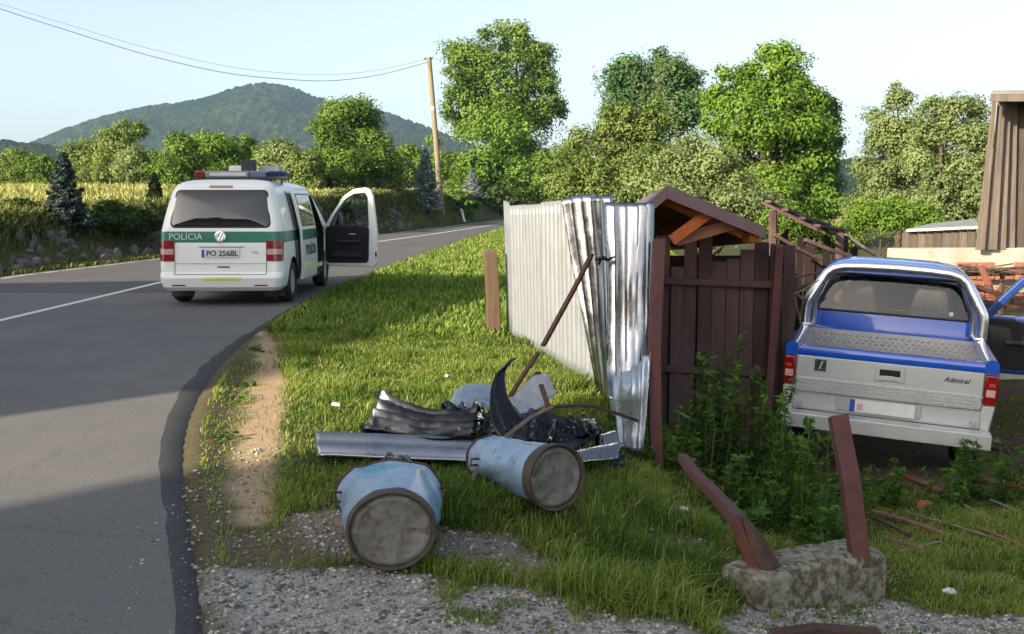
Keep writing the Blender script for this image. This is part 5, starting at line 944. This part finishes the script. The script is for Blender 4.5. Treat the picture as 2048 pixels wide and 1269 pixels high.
# ------------------------------------------------------------------ barn on the right
def barn():
    root = thing('old_barn', 'weathered wooden barn with pale plastered base at the right edge', 'barn', at(2000, 540, 13.5)); O = Vector(root.location); O.z = gf(O.x, O.y); root.location = O; rg = np.random.default_rng(8)
    i = 0; x = 1952
    while x < 2440:
        w = 15 + 9 * rg.random(); lean = max(0, 34 - (x - 1952) * .40); topy = 186 + 6 * rg.random() + max(0, (1990 - x)) * .3
        Yb = 13.5 + .12 * rg.random() * .3 + (x - 1952) * .004
        a, b = at(x, 500, Yb), at(x + w, 500, Yb); c, d = at(x + w * .95 + lean * .72, topy, Yb - .05), at(x + lean, topy, Yb - .05)
        mb = MB(); vs = [a, b, c, d]; bk = [v + Vector((0, .03, 0)) for v in vs]; mb.add([v - O for v in vs + bk], [(0, 1, 2, 3), (4, 5, 6, 7), (0, 1, 5, 4), (1, 2, 6, 5), (2, 3, 7, 6), (3, 0, 4, 7)]); mb.build('plank', m_barn, root, bevel=.004); x += w + (1.5 if rg.random() < .8 else 7); i += 1
    # plaster base, with bare bricks at its broken corner
    pb = MB(); a, b = at(1790, 498, 13.6), at(2440, 494, 13.9); pb.add([v - O for v in (a, b, Vector((b.x, b.y, O.z - .3)), Vector((a.x, a.y, O.z - .3)))] + [v - O + Vector((0, .3, 0)) for v in (a, b, Vector((b.x, b.y, O.z - .3)), Vector((a.x, a.y, O.z - .3)))], [(0, 1, 2, 3), (4, 5, 6, 7), (0, 1, 5, 4), (1, 2, 6, 5), (2, 3, 7, 6), (3, 0, 4, 7)]); pb.build('plaster_base', m_plaster, root, bevel=.02)
    bm_ = MB(); bm_.box((0, 0, 0), (.24, .05, .068)); me = bm_.mesh('brick', m_brick)
    for r_ in range(8):
        for c_ in range(5):
            if rg.random() < .25: continue
            p = at(1930 + c_ * 38 + (r_ % 2) * 18, 530 + r_ * 12, 13.55); o = link('brick', me, root, bevel=.004); o.location = p - O + Vector((0, -.03 + .01 * rg.normal(), 0)); o.rotation_euler = (0, .03 * rg.normal(), .06 * rg.normal())
    # roof sheet over the top
    a, b = at(1984, 181, 13.2), at(2460, 178, 13.2); rf = MB(); dv = Vector((1.45, 3.0, .3)); pts = [a, b, b + dv, a + dv]; rf.add([v - O for v in pts] + [v - O + Vector((0, 0, -.05)) for v in pts], [(0, 1, 2, 3), (4, 5, 6, 7), (0, 1, 5, 4), (1, 2, 6, 5), (2, 3, 7, 6), (3, 0, 4, 7)]); rf.build('roof', m_tin, root)
    fa = MB(); fa.box((0, 0, 0), ((b - a).length, .03, .10)); o = fa.build('eave_board', m_barn, root); o.location = (a + b) / 2 - O + Vector((0, .02, -.10)); o.rotation_euler = (0, 0, math.atan2((b - a).y, (b - a).x))
barn()
def tinroof():
    a, b, c, d = at(1812, 459, 15.5), at(1962, 452, 15.0), at(1950, 438, 18), at(1862, 447, 18); root = thing('tin_shed', 'low grey tin-roofed shed between the trees and the barn', 'shed', (a.x, a.y, gf(a.x, a.y))); O = Vector(root.location)
    mb = MB(); mb.add([v - O for v in (a, b, c, d)] + [v - O - Vector((0, 0, .04)) for v in (a, b, c, d)], [(0, 1, 2, 3), (4, 5, 6, 7), (0, 1, 5, 4), (1, 2, 6, 5), (2, 3, 7, 6), (3, 0, 4, 7)]); mb.build('roof', m_tin, root)
    for i in range(9):
        f = (i + .5) / 9; p = a.lerp(b, f) + Vector((0, .15, -.06)); mb = MB(); mb.box((0, 0, 0), ((b - a).length / 9 - .012, .03, p.z - O.z)); o = mb.build('wall_board', m_barn, root); o.location = (p.x - O.x, p.y - O.y, (p.z - O.z) / 2)
tinroof()
# twig pile on the wall behind the pickup roof
def twigs():
    rg = np.random.default_rng(6); c = at(1930, 538, 12.6); root = thing('twig_pile', 'heap of dry dark twigs behind the pickup roof', 'twigs', (c.x, c.y, gf(c.x, c.y))); O = Vector(root.location)
    for i in range(46):
        a = at(1850 + 175 * rg.random(), 534 + 12 * rg.random(), 12.4 + .5 * rg.random()) - O; d = Vector((rg.normal() * .3, rg.normal() * .15, rg.normal() * .035)); mb = MB(); mb.tube([a - d, a + Vector((0, 0, .02 * rg.normal())), a + d], [.010, .008, .003], 4); mb.build('twig', m_bark, root)
    for x_ in (1870, 2005): mb = MB(); p = at(x_, 545, 12.6) - O; mb.tube([(p.x, p.y, -.1), p], .03, 5); mb.build('prop', m_bark, root)
    mb = MB(); mb.tube([at(1845, 549, 12.6) - O, at(2030, 547, 12.6) - O], .035, 6); mb.build('pole', m_bark, root)
twigs()

# ------------------------------------------------------------------ concrete block, red posts, yard litter
def block():
    root = thing('concrete_block', 'mossy broken concrete footing block in the near right foreground', 'block', (1.3, 4.3, -.3)); O = Vector(root.location)
    a, b = onz(1515, 1268, -.30), onz(1772, 1192, -.30); d = (b - a); d.z = 0; dn = d.normalized(); nrm = Vector((-dn.y, dn.x, 0)); nx, ny, nz = 34, 12, 14; bm = bmesh.new()
    L, W, H = d.length, .25, .245
    bmesh.ops.create_cube(bm, size=1); bmesh.ops.subdivide_edges(bm, edges=bm.edges[:], cuts=23, use_grid_fill=True)
    for v in bm.verts:
        u, w, h = v.co.x + .5, v.co.y + .5, v.co.z + .5; p = a - O + dn * (u * L) + nrm * (w * W); z = -.10 + h * (H + .10) + (-.30 - O.z) - .025 * sstep(.55, 1, u) * h
        nse = .009 * (float(fbm(u * 9 + 3, h * 4 + w * 5, 3)) - .5) + .012 * (float(fbm(u * 30, h * 12 + w * 11, 5)) - .5); chip = .05 * max(0, float(fbm(u * 7, w * 4 + 2, 9)) - .55) * (1 if h > .9 else 0)
        e = (abs(u - .5) > .49) + (abs(w - .5) > .49) + (abs(h - .5) > .49); sh = .006 * max(0, e - 1)
        v.co = p + nrm * (nse * (1 if w < .1 else -1) + sh * (1 if w < .5 else -1)) + dn * (nse * .8 if u < .02 else 0) + Vector((0, 0, z + nse * .6 - chip - (sh if h > .9 else 0)))
    me = bpy.data.meshes.new('footing'); bm.to_mesh(me); bm.free(); me.materials.append(m_conc); me.shade_smooth(); me.set_sharp_from_angle(angle=R(40)); link('footing', me, root)
block()
def post_pair():
    a = [at(1722, 1086, 4.62), at(1700, 960, 4.70), at(1684, 880, 4.78), at(1676, 832, 4.82)]; a[0].z -= .12
    r = thing('steel_post', 'red brown steel post leaning on the block in front of the pickup bumper', 'post', a[0]); mb = MB(); mb.tube([p - a[0] for p in a], .060, 4, sq=(1, .9)); mb.build('post_shaft', m_rustred, r, bevel=.006)
    b = [at(1530, 1112, 4.42), at(1475, 1040, 4.55), at(1432, 992, 4.85), at(1392, 952, 5.2), at(1365, 915, 5.6)]; b[0].z -= .09
    r = thing('steel_post', 'red brown steel pipe bent over to the left from the block', 'post', b[0]); mb = MB(); mb.tube([p - b[0] for p in b], [.064, .048, .042, .040, .038], 4, sq=(1, .9)); mb.build('post_shaft', m_rustred, r, bevel=.006); mb = MB(); mb.tube([(b[0] + (b[1] - b[0]) * t) - b[0] + Vector((.02, -.02, .03)) for t in (0, .5, .95)], [.055, .045, .012], 6); mb.build('torn_flange', m_rustdk, r, 40)
post_pair()
sticks = [((1800, 1110), (1880, 1090), 0.008, m_stickg, 'thin twig on the grass right of the block'), ((1950, 1060), (2060, 1110), 0.012, m_stick, 'thin red lath at the lower right of the yard'), ((1860, 985), (1960, 1000), 0.018, m_rustdk, 'dark board scrap lying below the bumper right end'), ((1905, 1000), (1990, 1060), 0.01, m_stickg, 'pale stick slanting across the yard grass'), ((1770, 1085), (1850, 1110), 0.014, m_stick, 'short red lath end beside the concrete block'), ((1745, 1030), (1888, 1076), .016, m_stick, 'red lath on the yard grass nearest the leaning post'), ((1742, 1040), (1818, 1078), .012, m_rustdk, 'dark lath crossing under the red one by the leaning post'), ((1816, 1030), (2018, 1092), .007, m_stickg, 'long thin pale stick on the yard grass'), ((1785, 948), (1886, 992), .020, m_stick, 'short red lath under the pickup bumper'), ((1925, 960), (2060, 985), .022, m_stick, 'reddish board on the grass right of the pickup'), ((1980, 1005), (2060, 1042), .010, m_stickg, 'brown stick at the right edge of the yard'), ((1990, 880), (2060, 960), .014, M('violet_lath', (.14, .06, .075), rough=.7), 'dull violet lath leaning right of the pickup')]
for a, b, r, mt, l in sticks:
    def gp(px, py):
        z = -.3
        for _ in range(12): p = onz(px, py, z); z = gf(p.x, p.y)
        return onz(px, py, z)
    p, q_ = gp(*a), gp(*b); up = Vector((0, 0, r + .012)); r *= 1.5; bar('lath', l, [p + up, p.lerp(q_, .5) + up * 1.3, q_ + up], r, mt, 'lath', sq=(1, .55))
p = gp(1848, 1018); mb = MB(); mb.box((0, 0, .03), (.12, .07, .06), taper=.85); o = mb.build('brick_piece', m_brick, bevel=.012); o.location = p; o.rotation_euler = (.2, .1, .5); tag(o, 'broken red brick piece lying on the yard grass', 'brick')
for i, (x, y, l) in enumerate([(1898, 1188, 'white stone on the dark ground at the yard edge'), (1925, 1170, 'tan stone at the edge of the yard grass'), (1520, 1222, 'pale stone by the foot of the concrete block')]):
    p = gp(x, y); mb = MB(); mb.lathe([(.004, 0), (.028, .003), (.034, .016), (.022, .032), (.004, .036)], 9); o = mb.build('loose_stone', m_plate if i == 0 else m_stone, smooth=40); o.location = p; o.scale = (1.2, .8, .8); o.rotation_euler = (.2, .1, i); tag(o, l, 'stone')
p = gp(1620, 1262); mb = MB(); mb.tube([(-.22, 0, .02), (0, .01, .045), (.26, .0, .03)], .05, 4, sq=(1, .5)); o = mb.build('plank_end', m_rustdk, bevel=.006); o.location = p + Vector((0, -.1, 0)); tag(o, 'dark red plank end at the bottom edge below the block', 'plank')
# dark debris right of the pickup
for i, (a, b, Y, l) in enumerate([((1985, 800), (2080, 760), 9.2, 'dark board leaning in the shade right of the tail lamp'), ((1990, 900), (2090, 870), 8.9, 'black board low in the shade right of the bumper'), ((2000, 940), (2080, 905), 8.4, 'grey board edge in the weeds right of the pickup')]):
    bar('broken_board', l, [at(*a, Y), at((a[0] + b[0]) / 2, (a[1] + b[1]) / 2 - 4, Y + .2), at(*b, Y + .4)], .06, m_rustdk if i < 2 else m_brownw, 'board', sq=(1, .4))

# ------------------------------------------------------------------ weeds and garden plants
def weed(label, x, y, h, spread, n_st, seed, mat=m_weed, leaf=.038, name='tall_weed', cat='plant', group='weeds in the yard'):
    rg = np.random.default_rng(seed); z = gf(x, y); root = thing(name, label, cat, (x, y, z), group=group); mb = MB(); Ps, Ns, ts = [], [], []
    for i in range(n_st):
        b0 = Vector((rg.normal() * spread * .4, rg.normal() * spread * .4, -.02)); hh = h * rg.uniform(.6, 1.05); tp = b0 + Vector((rg.normal() * spread * .5, rg.normal() * spread * .5, hh)); md = b0.lerp(tp, .5) + Vector((rg.normal() * .03, rg.normal() * .03, 0)); mb.tube([b0, md, tp], [.006, .0045, .002], 5)
        m = int(hh / .017) + 8; t = rg.random(m); c = np.array([tuple(b0.lerp(md, min(1, k_ * 2)) if k_ < .5 else md.lerp(tp, k_ * 2 - 1)) for k_ in t]); az = rg.random(m) * 6.28; rr = leaf * rg.uniform(.5, 1.6, m) * (1.25 - .7 * t)
        d = np.stack([np.cos(az), np.sin(az), -.15 + .3 * rg.random(m)], 1); Ps.append(c + d * rr[:, None]); nn = np.stack([-np.cos(az) * .3, -np.sin(az) * .3, np.ones(m)], 1) + rg.normal(size=(m, 3)) * .35; Ns.append(nn / np.linalg.norm(nn, axis=1, keepdims=True)); ts.append(np.clip(.45 + .28 * rg.normal(size=m) + .2 * (t - .5), 0, 1))
    P = np.concatenate(Ps); V, F = cards(P, np.concatenate(Ns), leaf * (.7 + .6 * rg.random(len(P))), leaf * (.34 + .2 * rg.random(len(P))), rg)
    link('leaves', raw_mesh('leaves', V, F, mat, dict(t=np.repeat(np.concatenate(ts), 4))), root); mb.build('stem', M_stem, root, 60)
M_stem = M('weed_stem', (.07, .10, .03), rough=.7)
wl = [(1612, 1010, 6.2, .85, .13, 9, 'tall leafy weed in front of the pickup left tail lamp'), (1585, 1000, 6.6, .7, .14, 8, 'leafy weed right of the shed front, behind the bent pipe'), (1640, 1040, 5.6, .42, .14, 8, 'bushy weed between the two red posts'), (1700, 960, 7.2, .40, .14, 7, 'weed in the shade under the pickup bumper middle'), (1790, 955, 7.3, .36, .14, 7, 'weed under the pickup bumper right of centre'), (1900, 965, 7.4, .32, .16, 7, 'weed under the right end of the pickup bumper'), (1945, 945, 7.8, .50, .12, 9, 'weed hiding the wheel at the right end of the pickup bumper'), (2010, 960, 7.6, .50, .16, 8, 'weed right of the pickup at the edge of view'),
      (1350, 960, 7.0, .55, .14, 8, 'weed at the foot of the red shed post'), (1400, 940, 7.3, .95, .18, 10, 'tall nettle in the left of the shed front'), (1450, 930, 7.5, 1.15, .18, 11, 'tallest nettle before the middle of the shed wall'), (1500, 930, 7.6, 1.0, .18, 10, 'tall nettle before the shed wall right of centre'), (1545, 940, 7.4, .9, .16, 9, 'tall nettle at the right end of the shed wall'), (1430, 985, 6.3, .40, .15, 8, 'low nettle behind the bent pipe'), (1520, 985, 6.2, .42, .16, 9, 'low nettle left of the bushy weed'), (1290, 885, 6.75, .22, .06, 5, 'small weed at the bottom of the torn sheet')]
for i, (px, py, Y, h, sp, ns, l) in enumerate(wl): p = at(px, py, Y); weed(l, p.x, Y, h, sp, ns, 70 + i)
lw = [(1480, 1060, 'leafy dock clump right of the bent pipe'), (1530, 1050, 'leafy dock clump behind the block left half'), (1580, 1060, 'leafy dock clump behind the block middle'), (1640, 1070, 'leafy dock clump behind the block right half'), (1560, 1020, 'leafy dock clump at the centre of the weed patch'), (1680, 1040, 'leafy dock clump left of the leaning post')]
for i, (px, py, l) in enumerate(lw): p = gp(px, py); weed(l, p.x, p.y, .20, .13, 9, 120 + i, m_weedd, .055, 'dock_clump')
ew = [(510, 700, .09, 'bright weed tuft on the asphalt edge nearest the van'), (460, 800, .08, 'bright weed tuft on the asphalt edge beside the sand'), (492, 770, .06, 'small weed between asphalt and sand'), (445, 880, .07, 'small weed tuft on the road edge in the shade')]
for i, (px, py, h, l) in enumerate(ew): p = gp(px, py); weed(l, p.x, p.y, h, .10, 9, 140 + i, m_weedd, .022, 'edge_weed', group='weeds along the asphalt edge')

# ------------------------------------------------------------------ trees
T = tree
T('tall_tree', 'tall open-crowned green tree beside the utility pole', 112, [(955, 115, 62, 50), (1045, 95, 62, 46), (1000, 160, 95, 70), (925, 165, 46, 50), (1075, 175, 42, 70), (1000, 235, 95, 55), (1095, 225, 32, 42), (920, 235, 34, 36)], 15000, m_leaf_mid, .36, 1005, .55, clump=.8, seed=11, limbs=24, shell=.40, nb=12, bough=.44)
T('leafy_tree', 'bright green bushy tree below the tall tree crown', 110, [(985, 300, 85, 62), (1050, 320, 70, 70), (940, 350, 60, 45), (1020, 365, 90, 40), (1085, 360, 45, 50), (1030, 250, 45, 40)], 12000, m_leaf_bri, .36, 1010, .4, clump=.8, seed=12)
T('round_tree', 'broad dark green tree behind the open van door', 66, [(695, 255, 62, 58), (655, 300, 55, 62), (740, 315, 58, 58), (700, 345, 95, 45), (640, 350, 45, 40), (765, 350, 40, 40)], 12000, m_leaf_mid, .21, 700, .3, clump=.5, seed=13)
row = [(25, 345, 45, 42, m_leaf_yel, 84, 'olive tree in the far row at the left edge'), (75, 350, 40, 40, m_leaf_mid, 80, 'green tree in the far row left of the blue spruce'), (180, 330, 42, 55, m_leaf_yel, 76, 'olive tree in the far row right of the blue spruce'), (240, 315, 42, 62, m_leaf_yel, 72, 'loose tall tree in the far row with bent top'), (275, 345, 40, 45, m_leaf_pale, 70, 'pale bushy tree in the far row left of the van roof'), (350, 325, 45, 58, m_leaf_mid, 68, 'green tree in the far row above the van left corner'), (430, 318, 55, 45, m_leaf_bri, 74, 'bright green tree in the far row right behind the roof sign'), (480, 312, 40, 42, m_leaf_mid, 78, 'dark green tree in the far row above the blue beacon'), (555, 335, 48, 52, m_leaf_pale, 62, 'yellowish bush right of the van roof'), (600, 350, 36, 40, m_leaf_yel, 60, 'small olive bush left of the round tree')]
for i, (x, y, rx, ry, mt, Y, l) in enumerate(row):
    lb = [(x, y, rx, ry), (x - rx * .5, y + ry * .35, rx * .7, ry * .7), (x + rx * .55, y + ry * .3, rx * .65, ry * .75), (x + rx * .1, y - ry * .5, rx * .55, ry * .5)]
    if i == 3: lb += [(258, 262, 30, 17), (280, 258, 14, 12), (225, 285, 25, 25)]
    T('field_tree', l, Y, lb, 5200, mt, .20, x, .16, group='far row of trees along the field', clump=.46, seed=30 + i, limbs=7)
T('field_tree', 'dark tree far behind the utility pole', 98, [(830, 335, 50, 40), (790, 345, 40, 35), (870, 320, 40, 50)], 5000, m_leaf_mid, .28, 830, .2, group='far row of trees along the field', clump=.6, seed=51)
T('field_tree', 'dark tree far behind the fence, right of the tall tree', 62, [(1140, 335, 60, 48), (1200, 330, 50, 45), (1100, 345, 40, 40)], 5000, m_leaf_mid, .2, 1140, .2, group='far row of trees along the field', clump=.4, seed=52)
T('far_tree', 'blue green tree behind the orchard tree, left of the big walnut', 48, [(1260, 155, 44, 48), (1325, 150, 55, 46), (1360, 190, 45, 60), (1290, 215, 85, 65), (1330, 280, 90, 60), (1240, 260, 50, 60)], 13000, m_leaf_blu, .17, 1300, .3, clump=.40, seed=53)
T('walnut_tree', 'big rounded bright green tree at the right centre', 40, [(1470, 185, 60, 62), (1535, 145, 58, 50), (1500, 250, 85, 80), (1590, 215, 55, 60), (1560, 310, 90, 80), (1620, 300, 46, 80), (1630, 380, 45, 60), (1540, 400, 110, 55), (1450, 300, 50, 70)], 20000, m_leaf_bri, .16, 1540, .34, clump=.36, seed=54, limbs=14)
T('walnut_tree', 'right side of the big walnut, its shade put into darker leaves', 43, [(1640, 250, 34, 60), (1650, 330, 36, 70), (1625, 400, 50, 50), (1600, 200, 30, 40)], 6000, m_leaf_blu, .16, 1625, .25, clump=.36, seed=55)  # shaded side of the big tree, drawn as its own crown in darker leaves
T('orchard_tree', 'olive green fruit tree spreading behind the metal fence', 24, [(1200, 310, 60, 55), (1165, 360, 62, 42), (1270, 300, 62, 62), (1240, 250, 34, 45), (1300, 345, 90, 55), (1310, 245, 26, 42), (1230, 385, 100, 40)], 17000, m_leaf_yel, .082, 1250, .14, clump=.22, seed=56, limbs=16, wisps=4)
T('orchard_tree', 'yellowish fruit tree behind the shed roof', 21, [(1390, 335, 68, 48), (1350, 380, 80, 42), (1440, 375, 70, 50), (1490, 410, 60, 42), (1390, 410, 110, 36), (1540, 430, 50, 34)], 17000, m_leaf_pale, .078, 1410, .13, clump=.20, seed=57, limbs=14, wisps=2)
T('birch_tree', 'loose pale green tree left of the barn, thin at the top', 27, [(1790, 250, 42, 62), (1760, 320, 48, 60), (1830, 300, 60, 80), (1800, 380, 80, 62), (1725, 385, 46, 52), (1790, 200, 22, 34)], 14000, m_leaf_pale, .085, 1800, .13, clump=.24, seed=58, limbs=16)
T('birch_tree', 'tall pale green tree against the barn edge', 25, [(1925, 245, 52, 52), (1900, 310, 62, 70), (1960, 300, 50, 90), (1910, 390, 66, 60), (1960, 390, 46, 60), (1870, 240, 30, 40)], 14000, m_leaf_pale, .085, 1925, .13, clump=.24, seed=59, limbs=16)
T('garden_bush', 'yellow green bush under the pale trees behind the pickup', 20, [(1760, 432, 60, 30), (1820, 440, 50, 26), (1720, 440, 34, 24)], 5000, m_leaf_bri, .06, 1770, .05, cat='bush', clump=.16, seed=60, limbs=6)
T('garden_bush', 'green bush behind the fallen lean-to roof', 15, [(1560, 455, 60, 34), (1620, 470, 55, 30), (1680, 485, 50, 24)], 5000, m_leaf_mid, .05, 1610, .05, cat='bush', clump=.13, seed=61, limbs=6)
conifer('blue_spruce', 'dark blue spruce on the stony bank left of the van', 135, 305, 490, 28.5, 40, m_needled, 8000, 5)
conifer('blue_spruce', 'pale blue spruce at the foot of the utility pole', 852, 296, 412, 70, 27, m_needle, 5500, 6)
conifer('blue_spruce', 'small pale blue spruce left of the tall tree trunk', 943, 338, 415, 95, 20, m_needle, 3500, 7)
conifer('juniper', 'dark narrow juniper just left of the van', 312, 345, 440, 36, 18, leafmat('juniper_green', (.010, .026, .010), (.04, .07, .022), .1), 3500, 8)
bs = [(25, 428, 28, 40, 26, 'dark shrub on the bank at the left edge'), (225, 430, 30, 40, 24, 'dark shrub on the bank right of the spruce'), (290, 432, 31, 28, 24, 'dark shrub on the bank near the van'), (790, 412, 66, 36, 18, 'small shrub on the bank behind the van door'), (905, 408, 82, 40, 24, 'dark shrub on the bank beside the pole'), (985, 405, 102, 46, 24, 'dark shrub on the bank under the tall tree'), (690, 408, 52, 40, 18, 'low shrub seen through the open van door window')]
for i, (x, y, Y, rx, ry, l) in enumerate(bs): T('bank_shrub', l, Y, [(x, y, rx, ry), (x - rx * .6, y + 12, rx * .6, ry * .8), (x + rx * .6, y + 10, rx * .6, ry * .8), (x, y + 18, rx * .8, ry * .6)], 3600, m_leaf_drk if i not in (4, 7) else m_leaf_mid, max(.09, .0044 * Y), x, .04, 'shrub', 'shrubs on the roadside bank', .18, seed=80 + i, limbs=5)

# ------------------------------------------------------------------ pole, wires, delineator
def pole():
    a, b = at(884, 392, 75), at(858, 115, 75); a.z = gf(a.x, a.y) - .2; r = thing('utility_pole', 'leaning yellow brown wooden utility pole beside the tall tree', 'pole', a); mb = MB(); mb.tube([Vector((0, 0, 0)), (b - a) * .5, b - a], [.23, .20, .17], 10); mb.build('pole_shaft', m_poleb, r, 50)
    c = b - a; mb = MB(); mb.box(tuple(c + Vector((-.05, 0, -.12))), (.62, .10, .10)); mb.build('crossarm', m_rustdk, r)
    for dx in (-.32, .22): mb = MB(); mb.lathe([(.03, 0), (.05, .03), (.035, .07), (.05, .10), (.02, .15)], 8, M=Matrix.Translation(c + Vector((dx, 0, -.07)))); mb.build('insulator', m_grey_p, r, 50)
    mb = MB(); mb.box(tuple((b - a) * .68 + Vector((-.02, -.16, 0))), (.2, .1, .3)); mb.build('junction_box', m_grey_p, r)
    for k_, (pts, l) in enumerate([([(855, 125), (760, 150), (660, 162), (560, 158), (450, 146), (300, 112), (150, 66), (0, 18), (-150, -34), (-330, -100)], 'lower black overhead cable sagging from the pole to the upper left'), ([(855, 118), (760, 140), (660, 150), (560, 146), (450, 132), (300, 98), (150, 54), (0, 8), (-150, -42), (-330, -106)], 'upper thin overhead cable above the other one')]):
        P = []
        for i, (x, y) in enumerate(pts): f = i / 9; P.append(at(x, y, 75 - 49 * f))
        P = catmull(P, 40); c = P[0].copy(); mb = MB(); mb.tube([p - c for p in P], [(.022 if k_ == 0 else .011) * (1 - .6 * i / 39) for i in range(40)], 5); o = mb.build('overhead_cable', m_cable, smooth=60); o.location = c; tag(o, l, 'cable')
    e = at(-330, -103, 26); b0 = Vector((e.x, e.y, gf(e.x, e.y) - .2)); r = thing('utility_pole', 'wooden pole outside the view at the left end of the cables', 'pole', b0); mb = MB(); mb.tube([(0, 0, 0), (0, 0, e.z - b0.z + .15)], [.15, .11], 10); mb.build('pole_shaft', m_poleb, r, 50)
pole()
p = at(930, 442, 78); z0 = gf(p.x, 78); r = thing('delineator_post', 'small white roadside marker post leaning on the bank edge', 'marker post', (p.x, 78, z0), (0, R(-14), 0)); r.scale = (1.3, 1.3, 1.3); mb = MB(); mb.prism([(-.06, -.1), (.06, -.1), (.06, .80), (-.06, .92)], -.04, .04); mb.build('post_body', m_conc_w, r, bevel=.008); mb = MB(); mb.box((0, -.043, .70), (.04, .004, .14)); mb.build('reflector', m_black, r)

# ------------------------------------------------------------------ unseen houses, placed and sized for the shade they cast
def house(name, label, cx, cy_, w, d, hwall, hroof, rz):
    r = thing(name, label, 'house', (cx, cy_, gf(cx, cy_) - .1), (0, 0, rz)); mb = MB(); mb.prism([(-w / 2, 0), (w / 2, 0), (w / 2, hwall), (0, hwall + hroof), (-w / 2, hwall)], -d / 2, d / 2); mb.build('wall', m_wallA, r)
    for s in (-1, 1):
        a, b = Vector((0, 0, hwall + hroof + .12)), Vector((s * (w / 2 + .4), 0, hwall - .4 * hroof / (w / 2) + .12)); q = MB(); q.add([(p.x, y, p.z + dz) for dz in (0, .12) for p, y in ((a, -d / 2 - .3), (b, -d / 2 - .3), (b, d / 2 + .3), (a, d / 2 + .3))], [(0, 1, 2, 3), (4, 5, 6, 7), (0, 1, 5, 4), (1, 2, 6, 5), (2, 3, 7, 6), (3, 0, 4, 7)]); q.build('roof', m_tileA, r)
    q = MB(); q.box((w * .2, 0, hwall + hroof * .9), (.5, .5, 1.4)); q.build('chimney', m_brick, r)
    for y in (-d * .28, d * .22):
        for s in (-1, 1): q = MB(); q.box((s * (w / 2 + .005), y, hwall * .55), (.06, 1.1, 1.3)); q.build('window', m_dglass, r)
    return r
def shade_houses():
    st = lambda s_, t_: ((t_ - s_) * .70711, (s_ + t_) * .70711)
    x, y = st(-.45, -20); b = gf(x, y); house('unseen_house', 'rendered house with red tiled roof behind the camera, unseen, sized to cast the near shade', x, y, 8.0, 11.4, 8.0 - b, 3.5, R(45))
    x, y = st(15.3, -17.5); b = gf(x, y); house('unseen_house', 'rendered gabled house across the road on the left, unseen, sized to shade the van', x, y, 14.0, 9.0, 6.3 - b, 4.1, R(-45))
shade_houses()
# haze
def haze():
    mb = MB(); mb.box((0, 1650, 150), (5000, 4300, 420)); k = N('haze_air'); k.t.nodes.remove(k.b); v = k.n('ShaderNodeVolumePrincipled'); v.inputs['Color'].default_value = (.50, .74, 1, 1); v.inputs['Density'].default_value = .00013; v.inputs['Anisotropy'].default_value = .2; k.l(v.outputs[0], k.o.inputs['Volume']); o = mb.build('haze', k.m); struct(o, 'stuff')
    o['label'] = 'thin bluish morning haze over the whole landscape'; o['category'] = 'haze'
haze()
